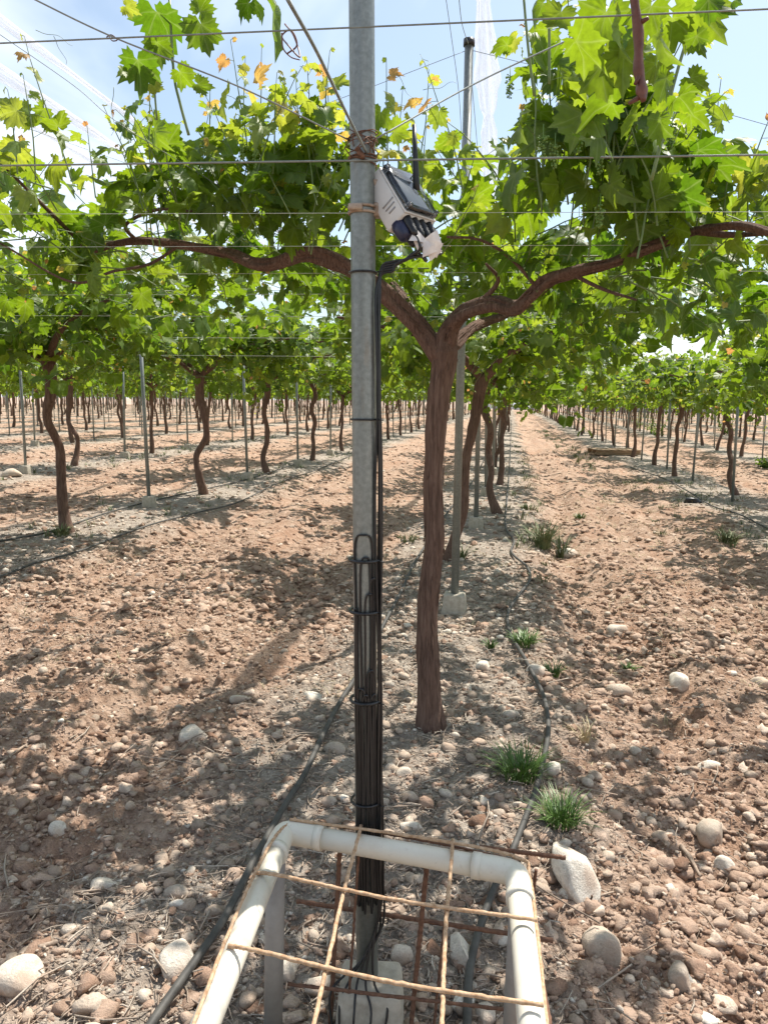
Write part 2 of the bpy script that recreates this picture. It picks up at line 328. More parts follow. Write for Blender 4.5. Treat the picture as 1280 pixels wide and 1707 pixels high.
# ------------------------------------------------------------------ ground sheet
def axis(core0, core1, step, g, end0, end1):
    a = list(np.arange(core0, core1, step)); s = step; x = a[-1]
    while x < end1: s *= g; x += s; a.append(x)
    s = step; x = a[0]; pre = []
    while x > end0: s *= g; x -= s; pre.append(x)
    return np.array(pre[::-1] + a)
gx = axis(-2.3, 1.9, .0145, 1.03, -900, 900); gy = axis(.85, 4.6, .0145, 1.022, -40, 1500)
X, Y = np.meshgrid(gx, gy); Z = gz(X, Y)
gm = MB(); nx = len(gx); i = np.arange(len(gy) - 1)[:, None] * nx; j = np.arange(nx - 1)[None]
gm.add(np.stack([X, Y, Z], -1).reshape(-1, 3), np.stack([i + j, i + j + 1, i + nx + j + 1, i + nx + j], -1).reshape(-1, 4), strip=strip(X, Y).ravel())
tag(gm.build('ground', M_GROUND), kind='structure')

# ------------------------------------------------------------------ stones, clods, litter
def ico(sub):
    bm = bmesh.new(); bmesh.ops.create_icosphere(bm, subdivisions=sub, radius=1); bm.verts.index_update()
    V = np.array([v.co[:] for v in bm.verts]); Fq = np.array([[v.index for v in f.verts] for f in bm.faces]); bm.free(); return V, Fq
ICO = {k: ico(k) for k in (1, 2, 3, 4)}
def rough_shape(sub, seed, amp=.2, fr=1.6, flat=0.0, cuts=0):
    V, Fq = ICO[sub]; V = V.copy(); g = np.random.default_rng(seed); k = g.normal(size=(6, 3)) * fr; ph = g.random(6) * 6.28
    d = sum(np.sin(V @ k[q] * (1 + .35 * q) + ph[q]) / (1 + .6 * q) for q in range(6)); V = V * (1 + amp * d / 2)[:, None]
    for q in range(cuts):
        n = g.normal(size=3); n /= np.linalg.norm(n); h = .45 + g.random() * .3; e = V @ n - h; V -= np.where(e > 0, e, 0)[:, None] * n * .92
    return V, Fq
def batch(mb, tmpl, Fq, pos, size, rot=None, tone=0.5, az=None):
    n = len(pos); a = rng.random(n) * 6.283 if az is None else az
    c, s = np.cos(a), np.sin(a); V = tmpl[None] * size[:, None, :]
    ti = (rng.random(n) - .5) * .7; ct, st_ = np.cos(ti), np.sin(ti)
    y = V[..., 1] * ct[:, None] - V[..., 2] * st_[:, None]; z = V[..., 1] * st_[:, None] + V[..., 2] * ct[:, None]; x = V[..., 0]
    W = np.stack([x * c[:, None] - y * s[:, None], x * s[:, None] + y * c[:, None], z], -1) + pos[:, None]
    k = len(tmpl); mb.add(W.reshape(-1, 3), (Fq[None] + (np.arange(n) * k)[:, None, None]).reshape(-1, Fq.shape[1]), tone=np.repeat(np.broadcast_to(tone, n), k))
def ground_pts(n, y0, y1, pw=1.0):
    y = y0 + (y1 - y0) * rng.random(n) ** pw
    lo = -.80 * y - .4; hi = .36 * y + .35; x = lo + (hi - lo) * rng.random(n); return x, y
pb = MB(); cb = MB()
for v in range(7):
    T, Fq = rough_shape(2, 100 + v, .2, 1.4, cuts=1 if v < 3 else 4); T1, F1 = rough_shape(1, 120 + v, .3, 1.6, cuts=3); C1, G1 = rough_shape(2, 140 + v, .55, 3.2, cuts=5)
    def scat(mb, T, Fq, n, y0, y1, s0, s1, keep, tn, sink=.35, pw=1.3, flat=.62):
        x, y = ground_pts(n, y0, y1, pw); k = keep(x, y) > rng.random(len(x)); x, y = x[k], y[k]; n = len(x)
        r = s0 + (s1 - s0) * rng.random(n) ** 3.2; sz = np.stack([r * (1 + rng.random(n) * .5), r * (.8 + rng.random(n) * .3), r * (flat + rng.random(n) * .25)], -1)
        z = gz(x, y) + sz[:, 2] * sink
        batch(mb, T, Fq, np.stack([x, y, z], -1), sz, tone=np.clip(tn(n), 0, 1))
    ks = lambda x, y: .30 + .7 * strip(x, y)
    kc = lambda x, y: 1 - .75 * strip(x, y)
    patch = lambda x, y: np.clip(vn(x * 1.7, y * 1.7, 77) * 1.7 - .25, .12, 1)
    scat(pb, T, Fq, 1300, .9, 5.5, .006, .029, lambda x, y: ks(x, y) * (.25 + .75 * patch(x, y)), lambda n: .45 + .25 * rng.normal(size=n))
    scat(pb, T1, F1, 5200, .9, 7.0, .003, .011, ks, lambda n: .5 + .28 * rng.normal(size=n))
    scat(pb, T1, F1, 2600, 5, 22, .007, .033, lambda x, y: .10 + .90 * strip(x, y), lambda n: .62 + .22 * rng.normal(size=n), pw=1.5)
    scat(cb, C1, G1, 4300, .9, 7.0, .006, .033, lambda x, y: kc(x, y) * patch(x + 9, y), lambda n: .5 + .3 * rng.normal(size=n), .1, flat=.55)
    scat(cb, C1, G1, 8500, .9, 8.0, .003, .013, kc, lambda n: .5 + .2 * rng.normal(size=n), .25, flat=.7)
    scat(cb, C1, G1, 2600, 5, 26, .008, .042, kc, lambda n: .5 + .22 * rng.normal(size=n), .3, pw=1.5, flat=.6)
tag(pb.build('pebbles', M_STONE), 'pale dusty pebbles strewn over the ground, thickest along the vine rows', 'pebbles', kind='stuff')
tag(cb.build('soil_clods', M_CLOD), 'reddish brown crumbled clods of tilled soil between the rows', 'soil clods', kind='stuff')
lb = MB()
def litter(n, y0, y1, l0, l1, r0, keep, pw=1.2):
    x, y = ground_pts(n, y0, y1, pw); k = keep(x, y) > rng.random(len(x)); x, y = x[k], y[k]; n = len(x)
    a = rng.random(n) * 6.283; L = l0 + (l1 - l0) * rng.random(n) ** 2.5; r = r0 * (.6 + rng.random(n)); bend = (rng.random(n) - .5) * .8; h = gz(x, y) + .004 + rng.random(n) * .012
    t = np.array([-.5, 0, .5]); dx, dy = np.cos(a), np.sin(a)
    P = np.stack([x[:, None] + L[:, None] * (t * dx[:, None] - bend[:, None] * (t * t) * dy[:, None]), y[:, None] + L[:, None] * (t * dy[:, None] + bend[:, None] * (t * t) * dx[:, None]), h[:, None] + np.array([0, .25, .1]) * L[:, None] * (rng.random(n)[:, None] - .3) * .7], -1)
    side = np.stack([-dy, dx, 0 * dx], -1)[:, None] * r[:, None, None]; upv = np.array([0, 0, 1.]) * r[:, None, None]
    V = np.stack([P - side, P + upv * 1.1, P + side], 2).reshape(-1, 3); f = []
    for s in range(2):
        for q in range(3): f.append((s * 3 + q, s * 3 + (q + 1) % 3, s * 3 + 3 + (q + 1) % 3, s * 3 + 3 + q))
    f = np.array(f); lb.add(V, (f[None] + (np.arange(n) * 9)[:, None, None]).reshape(-1, 4), tone=np.repeat(np.clip(.5 + .25 * rng.normal(size=n), 0, 1), 9))
litter(17000, .9, 6, .012, .07, .0022, lambda x, y: .06 + .94 * strip(x, y)); litter(6000, 1, 7, .03, .16, .0018, lambda x, y: .10 + .5 * strip(x, y)); litter(5000, 5, 16, .03, .12, .005, lambda x, y: .05 + .9 * strip(x, y))
litter(900, .9, 7, .12, .38, .0028, lambda x, y: .35 + .3 * strip(x, y))
tag(lb.build('dry_litter', M_LITTER), 'grey dry twigs, straw and dead leaf scraps lying along the vine rows', 'leaf litter', kind='stuff')

# notable stones, one thing each: (x px, y px of centre, width px, height px, tone, flat cuts, label)
STONES = [
 (963, 1446, 70, 108, 1.0, 3, 'large angular cream white stone beside the rebar end, right of the pipe frame'),
 (1003, 1572, 54, 66, .45, 0, 'rounded tan stone below the large white stone'),
 (1130, 1628, 38, 46, .35, 0, 'egg shaped brown stone low on the right in tilled soil'),
 (1188, 1388, 46, 42, .35, 0, 'flat topped brown slab stone half buried at the right'),
 (1130, 1138, 40, 30, .95, 1, 'white angular stone on the right hand tilled strip, rightmost of a pair'),
 (1028, 1152, 42, 34, .5, 1, 'blocky pinkish stone left of the white angular stone'),
 (1027, 1047, 36, 24, .8, 0, 'pale low stone on the right of the hose, above the pair of blocky stones'),
 (945, 921, 42, 30, .85, 0, 'smooth pale boulder beside the dry weed tuft near the path'),
 (807, 1112, 26, 22, 1.0, 1, 'small white cube shaped stone between the near trunk and the hose'),
 (892, 1117, 34, 26, .85, 1, 'wedge of pale stone touching the right side of the hose'),
 (675, 1289, 30, 30, .6, 0, 'round tan cobble just below the near trunk, larger of two'),
 (650, 1278, 20, 22, .65, 0, 'round tan cobble just below the near trunk, smaller of two'),
 (685, 1378, 50, 20, .8, 0, 'long flat pale stone behind the white cross pipe'),
 (557, 1248, 36, 26, .5, 2, 'flat grey trapezoid stone left of the black cable bundle'),
 (524, 1162, 44, 20, .9, 1, 'pale split stone lying left of the pole beyond the hose'),
 (922, 1282, 32, 24, .95, 1, 'chalky white stone against the hose by the big grass tuft'),
 (325, 1222, 52, 30, .75, 1, 'pale pointed stone in the middle of the left alley'),
 (35, 1622, 70, 52, .8, 0, 'big pale dusty stone in the lower left corner'),
 (148, 1675, 50, 38, .5, 0, 'smooth tan stone at the bottom edge on the left'),
 (298, 1606, 52, 50, .85, 1, 'greenish white flat stone touching the left hose'),
 (98, 1378, 26, 26, .85, 0, 'small white upright pebble on the left soil'),
 (293, 1487, 54, 28, .3, 0, 'brown elongated stone left of the white frame'),
 (172, 1475, 38, 24, .75, 1, 'pale block shaped stone in the left soil'),
 (480, 1617, 40, 38, .7, 0, 'rounded cream cobble beside the left pipe leg'),
 (768, 1585, 44, 56, .9, 3, 'pointed white shard of stone under the wire cage'),
 (668, 1588, 42, 32, .7, 0, 'oval cream cobble behind the concrete block'),
 (530, 1640, 44, 50, .65, 0, 'cream cobble leaning on the concrete block on its left'),
 (992, 1517, 28, 22, .7, 0, 'small round stone at the end of the dead twig'),
 (1268, 1138, 34, 24, .5, 0, 'tan stone at the right edge of the picture'),
 (20, 790, 40, 16, .6, 1, 'broken concrete lump by the far left post'),
 (1210, 1445, 26, 30, .85, 1, 'small pale angular stone below the brown slab'),
 (1180, 1275, 40, 18, .85, 0, 'long pale wedge stone in the right alley'),
 (850, 1190, 30, 18, .7, 0, 'flat oval pebble left of the hose bend'),
 (398, 1162, 36, 20, .7, 0, 'dusty flat cobble in the left alley near the twig'),
]
for si, (x, y, wx, hy, tone, cuts, lab) in enumerate(STONES):
    p = gp(x, y + hy * .25); dist = math.hypot(*p[:2]) / math.cos(RAD(abs(x - 640) / 25)); dep = math.sqrt(p[0] ** 2 + p[1] ** 2 + (p[2] - CH) ** 2) * .93
    r = wx / F * dep / 2; r2 = max(.4 * r, min(1.9 * r, 1.1 * hy / F * dep / 2 * 1.05))
    V, Fq = rough_shape(3, 300 + si, .2, 1.15, cuts=2 + cuts * 3)
    kk_ = 1.0 if not cuts else 1.22; S = np.array((r, r2 * 1.0, r2 * .85)) * kk_; V = V * (1 + .05 * (vn(V[:, 0] * 6 + 9, V[:, 1] * 6 + V[:, 2] * 5, si)[:, None] - .5)); V = V * S
    o = bpy.data.objects.new('stone', None)
    b = MB(); b.add(V, Fq, tone=tone); o = b.build('stone', M_BIGST); o.location = (p[0], p[1], p[2] + r2 * .22)
    o.rotation_euler = ((random.random() - .5) * .5, (random.random() - .5) * .4, RAD(9.2) + (random.random() - .5) * .5)
    tag(o, lab, 'stone', 'larger stones lying on the soil')
# dead twigs and branches as things
def dead(pts, r, lab, name='dead_branch'):
    P = []
    for (x, y) in pts: q = gp(x, y); q[2] = float(gz(q[0], q[1])) + r * 1.1; P.append(q)
    b = MB(); tube(b, cat_rom(P, 5), [r, r * .9, r * .5], 6, .15, .15, int(pts[0][0])); e = empty(name, P[0]); put(b.build('stick', M_DEAD), e); e['label'] = lab; e['category'] = 'dead branch'; e['group'] = 'dead prunings on the soil'
def dead1(pts, r, lab, name='dead_branch'):
    P = []
    for (x, y) in pts: q = gp(x, y); q[2] = float(gz(q[0], q[1])) + r * 1.3; P.append(q)
    b = MB(); tube(b, cat_rom(P, 5), [r, r * .9, r * .5], 6, .15, .15, int(pts[0][0])); tag(b.build(name, M_DEAD), lab, 'dead branch', 'dead prunings on the soil')
dead1([(1135, 1418), (1150, 1440), (1166, 1470)], .011, 'thick dark broken stick in the right soil')
dead1([(945, 1526), (978, 1510), (1000, 1502), (1022, 1490)], .006, 'thin pale forked twig below the large white stone')
dead1([(455, 1260), (500, 1232), (545, 1240)], .005, 'dark twig crossing the left alley near the hose')
dead1([(0, 1283), (40, 1245), (80, 1222)], .006, 'curved twig at the left edge of the soil')
dead1([(440, 1290), (500, 1285), (560, 1278)], .004, 'long straight straw coloured twig left of the pole')
dead1([(225, 1100), (260, 1078), (300, 1050)], .005, 'short slanting twig in the middle of the left alley')
dead1([(65, 1590), (100, 1578), (132, 1560)], .007, 'stubby pale twig above the big dusty stone')

# ------------------------------------------------------------------ grape leaf templates
def leaf_template(k, seed, tilt=1.0):
    g = np.random.default_rng(seed); th = np.linspace(-np.pi * .93, np.pi * .93, k)   # 0 = tip
    lobes = [(0, .61, .34), (.98, .57, .34), (-.98, .57, .34), (1.98, .50, .48), (-1.98, .50, .48)]
    r = np.full(k, .41)
    for a, h, wd in lobes: r = np.maximum(r, .41 + (h - .40 + .03 * g.normal()) * np.exp(-((th - a) / wd) ** 2))
    r *= 1 - .30 * np.exp(-((np.abs(th) - np.pi) / .33) ** 2)
    if k >= 16: r[1:-1] *= 1 + .10 * np.where(np.arange(k - 2) % 2, 1, -1) * (.7 + .5 * g.random(k - 2))
    x = np.sin(th) * r; y = np.cos(th) * r + .12
    ph = g.random(3) * 6.28; fold = .18 + .22 * g.random(); droop = .3 + .6 * g.random()
    def zf(x, y): return -fold * .0 + np.abs(x) * fold - droop * (x * x + np.maximum(y, 0) ** 2) + .06 * np.sin(9 * x + ph[0]) + .055 * np.sin(8 * y + ph[1])
    vein = np.max([np.exp(-((th - a) / .10) ** 2) for a, _, _ in lobes], axis=0)
    if k >= 24:
        xm, ym = x * .5, (y - .12) * .5 + .07
        V = np.vstack([[0, 0, 0], np.stack([xm, ym, zf(xm, ym)], -1), np.stack([x, y, zf(x, y)], -1)])
        a = np.arange(k - 1); F3 = np.stack([np.zeros(k - 1, int), 2 + a, 1 + a], -1); F4 = np.stack([1 + a, 2 + a, k + 2 + a, k + 1 + a], -1)
        Fs = np.vstack([F3, F4[:, [0, 1, 2]], F4[:, [0, 2, 3]]]); ve = np.concatenate([[1], vein, vein])
    else:
        V = np.vstack([[0, 0, 0], np.stack([x, y, zf(x, y)], -1)]); a = np.arange(k - 1); Fs = np.stack([np.zeros(k - 1, int), 2 + a, 1 + a], -1); ve = np.concatenate([[1], vein])
    V[:, 0] *= .95
    return V, Fs[:, ::-1], ve * .9
LT = {'hi': [leaf_template(37, s) for s in range(6)], 'mid': [leaf_template(17, 20 + s) for s in range(3)], 'lo': [leaf_template(9, 30 + s) for s in range(2)]}
def nrm(v): return v / (np.linalg.norm(v, axis=-1, keepdims=True) + 1e-9)
class Leaves:
    def __init__(s): s.p = []; s.n = []; s.d = []; s.s = []; s.t = []
    def add(s, p, n, d, size, tone): s.p.append(p); s.n.append(n); s.d.append(d); s.s.append(size); s.t.append(tone)
    def into(s, mb, lod):
        if not s.p: return
        p = np.array(s.p); z = nrm(np.array(s.n)); d = np.array(s.d); y = nrm(d - z * np.sum(d * z, -1, keepdims=True)); x = np.cross(y, z); sz = np.array(s.s); t = np.array(s.t)
        vi = rng.integers(0, len(LT[lod]), len(p))
        for q, (T, Fq, ve) in enumerate(LT[lod]):
            m = vi == q; n = m.sum()
            if not n: continue
            V = (x[m][:, None] * T[None, :, 0, None] + y[m][:, None] * T[None, :, 1, None] + z[m][:, None] * T[None, :, 2, None]) * sz[m][:, None, None] + p[m][:, None]
            k = len(T); mb.add(V.reshape(-1, 3), (Fq[None] + (np.arange(n) * k)[:, None, None]).reshape(-1, 3), tone=np.repeat(t[m], k), vein=np.tile(ve, n))
def rv(g, s=1.0): return g.normal(size=3) * s
def shoot(L, stems, g, p0, d, length, size=.12, step=.075, grav=-.15, young=.6, r=.0035, petiole=True, wob=.18, base_tone=.25, tip=True, leaf_from=.08, limit=None):
    p = np.array(p0, float); d = nrm(np.array(d, float)); n = max(3, int(length / step)); P = [p.copy()]; side = 1; az = g.random() * 6.28
    for i in range(n):
        d = nrm(d + rv(g, wob) * .5 + np.array((0, 0, grav)) * .25); p = p + d * step; P.append(p.copy()); f = (i + 1) / n
        if limit is not None and limit(p): break
        if f < leaf_from: continue
        side = -side; per = nrm(np.cross(d, rv(g) + np.array((math.cos(az), math.sin(az), .2)) * 1.5)) * side
        s = size * (1.0 if f < .55 else 1 - .8 * ((f - .55) / .45)) * (.72 + .5 * g.random()); tn = np.clip(base_tone + .13 * g.normal() + young * max(0, f - .5) * 1.2, 0, .98)
        if f > .9 and tip: tn = np.clip(.8 + .15 * g.normal(), .6, 1)
        out_ = nrm(per + d * .35 + rv(g, .25)); pl = s * (.35 + .35 * g.random()); q = p + out_ * pl
        nn = nrm(np.array((0, 0, .7)) + rv(g, .6) + out_ * .25); L.add(q, nn, nrm(out_ + np.array((0, 0, -.45)) + rv(g, .25)), s, tn)
        if petiole and stems is not None: tube(stems, np.array([p, p + out_ * pl * .6 + np.array((0, 0, .004)), q]), .0013, 3, cap=False)
    if stems is not None: tube(stems, np.array(P), [r, r * .8, r * .35], 5 if petiole else 3, cap=False)
    return np.array(P)

# ------------------------------------------------------------------ generic vines
FORK = 1.72
def trunk_path(g, h=FORK, amp=.06):
    n = 7; t = np.linspace(0, 1, n); ax, ay = g.normal(size=2) * .085; x = amp * (g.normal(size=n) * .55); y = amp * (g.normal(size=n) * .55); x[-1] = y[-1] = 0
    lean = (1 - t) ** 1.5
    return cat_rom(np.stack([x + ax * lean * 1.5, y + ay * lean * 1.5, t * h - .05 * (t == 0)], -1), 6)
def vine_meshes(seed, lod, nshoot, nleafsz, spacing, path=None):
    g = np.random.default_rng(seed); D = {}
    tp = trunk_path(g, amp=.075 if lod == 'mid' else .045) if path is None else path; b = MB(); sd = {'mid': 12, 'lo': 7}[lod]
    rad = [.078, .05, .044, .047, .043, .047, .054, .068] if lod == 'mid' else [.07, .046, .043, .055]
    tube(b, tp, rad, sd, .10, .12, seed); D['trunk'] = b.mesh('trunk', M_BARK)
    arms = []; top = tp[-1]
    for q in range(4):
        a = RAD([35, 145, 215, 325][q] + g.normal() * 14); L = 1.35 + g.random() * .5; e = np.array((math.cos(a) * L * 1.05, math.sin(a) * L * .95, .38 + g.random() * .12))
        P = cat_rom([top + (0, 0, -.04), top + e * .2 + (0, 0, .10 + .03 * g.normal()), top + e * .5 + (0.05 * g.normal(), .05 * g.normal(), .12), top + e * (1, 1, 1)], 5); arms.append(P)
    D['arms'] = []
    for q, P in enumerate(arms):
        b = MB(); tube(b, P, [.042, .03, .022, .012], sd - 3 if lod == 'mid' else 5, .1, .1, seed + q); D['arms'].append(b.mesh('arm', M_ARM))
    if lod == 'lo':
        b = MB()
        tube(b, tp, rad, sd, .1, .1, seed)
        for q, P in enumerate(arms): tube(b, P, [.042, .03, .015], 5, .1)
        D['trunk'] = b.mesh('trunk', M_BARK)
    Lv = Leaves(); fb = MB()
    for k in range(nshoot):
        P = arms[g.integers(4)]; s = P[int(len(P) * (.3 + .7 * g.random() ** .7)) - 1] + rv(g, .08) + np.array((g.uniform(-.6, .6), g.uniform(-.5, .5), g.uniform(-.24, .32)))
        a = g.random() * 6.28; el = g.normal() * .35 + .32
        dd = np.array((math.cos(a), math.sin(a) * 1.1, el))
        lim = None
        shoot(Lv, fb if lod == 'mid' else None, g, s, dd, .45 + .6 * g.random(), nleafsz, spacing, grav=-.22, young=.45, petiole=False, r=.004, base_tone=.22)
    for k in range(int(nshoot * .12)):      # a few upright shoots
        P = arms[g.integers(4)]; s = P[g.integers(len(P) // 2, len(P))]
        shoot(Lv, fb, g, s, (g.normal() * .25, g.normal() * .25, 1), .5 + .4 * g.random(), nleafsz * .9, spacing, grav=0, young=.8, petiole=False, base_tone=.35)
    fs = MB(); 
    Lv.into(fs, lod); D['foliage'] = fs.mesh('foliage', M_LEAF)
    D['shoots'] = fb.mesh('shoots', M_SHOOT) if fb.n else None
    return D
MID = [vine_meshes(500 + k, 'mid', 205, .145, .08) for k in range(6)]
FAR = [vine_meshes(600 + k, 'lo', 185, .175, .11) for k in range(6)]
FAR2 = [vine_meshes(700 + k, 'lo', 85, .31, .2) for k in range(4)]
def ordw(i):
    a = ['first', 'second', 'third', 'fourth', 'fifth', 'sixth', 'seventh', 'eighth', 'ninth', 'tenth', 'eleventh', 'twelfth', 'thirteenth', 'fourteenth', 'fifteenth', 'sixteenth', 'seventeenth', 'eighteenth', 'nineteenth']
    i += 1
    if i < 20: return a[i - 1]
    T = {2: 'twent', 3: 'thirt', 4: 'fort', 5: 'fift'}[i // 10]
    return T + 'ieth' if i % 10 == 0 else T + 'y-' + a[i % 10 - 1]
ORD = ['first', 'second', 'third', 'fourth', 'fifth', 'sixth', 'seventh', 'eighth', 'ninth', 'tenth', 'eleventh', 'twelfth', 'thirteenth']
def link_mesh(name, me, parent): o = bpy.data.objects.new(name, me); COL.objects.link(o); o.parent = parent; return o
def rowname(k):
    if k == 0: return "the sensor pole's own row"
    return f"the {ORD[abs(k) - 1]} row {'right' if k > 0 else 'left'} of the sensor pole's row"
PROTO = {}
def inst(D, key, lod, loc, rz, sc_):
    """first use builds the vine with its parts, later uses copy it part by part"""
    k = (lod, key)
    if k not in PROTO:
        e = empty('grapevine', loc, rz, sc_); link_mesh('trunk', D['trunk'], e)
        if lod == 0:
            for a in D['arms']: link_mesh('arm', a, e)
            if D['shoots']: link_mesh('shoots', D['shoots'], e)
        link_mesh('foliage', D['foliage'], e); PROTO[k] = e; return e
    src = PROTO[k]; e = src.copy(); COL.objects.link(e); e.location = loc; e.rotation_euler = (0, 0, rz); e.scale = sc_
    for ch in src.children: c = ch.copy(); COL.objects.link(c); c.parent = e
    return e
def inview(x, y, m=1.0): return -.735 * y - m * 1.2 - 1 < x < .325 * y + m * 1.2 + 1
# posts
def post_meshes(H, r, sides):
    b = MB(); tube(b, np.array([(0, 0, -.05), (0, 0, H * .5), (0, 0, H)]), r, sides); p = b.mesh('pole', M_GALV)
    c = MB(); box(c, (0, 0, .05), (.19, .19, .19), taper=.8, bev=.012); base = c.mesh('concrete_base', M_CONC)
    d = MB(); tube(d, np.array([(0, 0, H - .03), (0, 0, H + .012)]), r * 1.3, sides); cap = d.mesh('cap', M_BLACK); return p, base, cap
PT = post_meshes(3.88, .029, 16); PL = post_meshes(2.35, .024, 12); PF = post_meshes(2.3, .024, 6)
def post(x, y, lean, lab, grp, tall=False, base=True, far=False, bz=0.0, rz=0.0):
    M = PT if tall else (PF if far else PL); e = empty('trellis_post', (x, y, float(gz(x, y, False)) + bz), rz); e.rotation_euler = (lean[1], lean[0], rz)
    link_mesh('pole', M[0], e)
    if base: link_mesh('concrete_base', M[1], e)
    if tall: link_mesh('cap', M[2], e)
    tag(e, lab, 'post', grp); return e
# explicit trunks measured in the picture: row -> list of Y; the rest by the planting rhythm
YM = 150.0; vines = []; posts = []
for k in range(-21, 8):
    x = ROW0 + ROWS * k
    if k == 0: x = -.35; y0, dy = 3.48 + 3.75, 3.72
    elif k == -1: x = -4.55; y0, dy = 7.35, 3.5
    elif k == 1: x = 3.88; y0, dy = 15.3 - 3.2 * 4, 3.2
    elif k == -2: x = -8.55; y0, dy = 7.0 + .3, 3.55
    else: y0, dy = 3.2 + (k * 1.37) % 3.1, 3.1
    y = y0; q = 0
    if k == -1: y = 7.35 - 3.5
    while y < YM:
        vx = x + rng.normal() * .09; vy = y + rng.normal() * .12
        if k == 0 and q == 0: vx, vy = -.54, 7.38
        if k == -1 and q == 1: vx, vy = -4.66, 7.35
        if k == -1 and q == 2: vx, vy = -4.43, 10.82
        if inview(vx, vy, 1.0): vines.append((math.hypot(vx, vy), k, q, vx, vy))
        pu = y + dy / 2
        if k == 1: pu = y + dy * .62
        if inview(x, pu, .2) and not (k == 0 and q < 1): posts.append((math.hypot(x, pu), k, q, x + rng.normal() * .04, pu + rng.normal() * .08))
        y += dy; q += 1
vines.sort(); posts.sort(); near, rest = vines[:290], vines[290:]; rank = {}
SECOND = vine_meshes(577, 'mid', 170, .145, .08, cat_rom([at(x_, y_, 7.38) - (-.54, 7.38, 0) for x_, y_ in ((744, 948), (758, 905), (772, 850), (776, 780), (787, 720), (798, 668), (806, 632))], 6))
for vi, (d, k, q, x, y) in enumerate(near):
    r = rank.get(k, 0); rank[k] = r + 1
    rz = rng.choice([0, math.pi]) + rng.normal() * (.15 if d < 19 else .6); tilt = (rng.normal() * .022, rng.normal() * .022); s = 1 + rng.normal() * .03; loc = (x, y, float(gz(x, y, False)) - .01)
    if k == 0 and q == 0: rz = 0.0; tilt = (0, 0); e = inst(SECOND, 'second', 0, loc, rz, (1, 1, 1))
    elif d < 19: e = inst(MID[vi % 6], vi % 6, 0, loc, rz, (s, s, s * 1.01))
    elif d < 48: e = inst(FAR[vi % 6], vi % 6, 1, loc, rz, (s, s, s * 1.01))
    else: e = inst(FAR2[vi % 4], vi % 4, 2, loc, rz, (s, s, s * 1.01))
    e.rotation_euler = (tilt[0], tilt[1], rz)
    if r < 9 and d < 45: lab = f"brown trunked grapevine, {ORD[r + (1 if k == 0 else 0)]} back in {rowname(k)}"
    else: lab = f"small distant grapevine, {ordw(r + (1 if k == 0 else 0))} back in {rowname(k)}"
    if k == 0 and q == 0: lab = "leaning grapevine with a bent trunk just behind the nearest thick trunk and capped post"
    tag(e, lab, 'grapevine', 'grapevines standing in trellised rows' if not lab.startswith('small') else f'distant grapevines of {rowname(k)}')
fb = MB(); fc = MB(); FL = Leaves()
for (d, k, q, x, y) in rest:
    z = float(gz(x, y, False)); a, b_ = rng.normal(size=2) * .08
    tube(fb, np.array([(x + a, y, z), (x + b_, y, z + .9), (x, y, z + 1.8)]), [.07, .055, .06], 5, cap=False)
    for j_ in range(34):
        FL.add(np.array((x + rng.uniform(-2.1, 2.1), y + rng.uniform(-1.8, 1.8), z + 2.1 + rng.normal() * .2)), rv(rng) + (0, -.6, .8), rv(rng), .5 + .3 * rng.random(), .25 + .15 * rng.normal())
FL.into(fc, 'lo')
if rest:
    e = empty('distant_vineyard', (0, 100, 0)); put(fb.build('trunks', M_BARK), e); put(fc.build('foliage', M_LEAF), e); tag(e, 'far mass of trellised vines closing the view at the horizon', 'vineyard', kind='stuff')
# explicit posts
post(-.365, 5.51, (.002, 0), 'tall galvanised post with black cap just behind the near thick trunk', 'galvanised trellis posts', tall=True)
post(-.385, 9.41, (-.004, 0), 'second tall capped post back, behind the leaning second trunk', 'galvanised trellis posts', tall=True)
post(-4.64, 9.43, (-.02, 0), 'pale galvanised post on a clean square concrete block left of the near trunk', 'galvanised trellis posts', rz=.35)
post(-4.52, 12.94, (-.02, .01), 'galvanised post on a round concrete footing between left hand trunks', 'galvanised trellis posts')
pr = {}
for (d, k, q, x, y) in posts[:280]:
    if k == -1 and abs(y - 9.3) < 1.6 or k == -1 and abs(y - 12.9) < 1.6: continue
    if k == 0 and y < 10.5: continue
    r = pr.get(k, 0); pr[k] = r + 1
    lab = f"slim galvanised post, {ORD[r + 2 if k in (0, -1) else r]} back in {rowname(k)}" if r < 9 and d < 45 else f"thin distant post, {ordw(r + 2 if k in (0, -1) else r)} back in {rowname(k)}"
    post(x, y, (rng.normal() * .012 - .01, rng.normal() * .012), lab, 'galvanised trellis posts' if not lab.startswith('thin') else f'distant posts of {rowname(k)}', tall=(k == 0 and y < 25), base=d < 24 and k != 1, far=d > 24)

# ------------------------------------------------------------------ the sensor pole
PR = .027
pb0 = gp(612, 1625, .12); PX, PY = pb0[0], pb0[1]; PZ0 = pb0[2]
ptop = at(603, 20, PY + .0); AX = np.array(((ptop[0] - PX) / (ptop[2] - PZ0), 0, 1.0))
def pole_pt(z): return np.array((PX, PY, PZ0)) + AX * (z - PZ0)
def pole_z(py):   # height on the pole axis seen at picture row py
    lo, hi = PZ0 - .2, 4.0
    for _ in range(40):
        m = (lo + hi) / 2; q = pole_pt(m) - np.array((0, 0, CH)); c = CAM_ROT.transposed() @ Vector(q); v = 853.5 + F * c.y / c.z
        if v > py: lo = m
        else: hi = m
    return m
view = nrm(np.array((-PX, -PY, 0.0))); rightv = np.array((-view[1], view[0], 0.0)) * 1.0
if np.dot(rightv, (1, 0, 0)) < 0: rightv = -rightv
def on_pole(z, phi, off=0.0): return pole_pt(z) + (view * math.cos(phi) + rightv * math.sin(phi)) * (PR + off)
e = empty('sensor_pole', (PX, PY, PZ0 - .12))
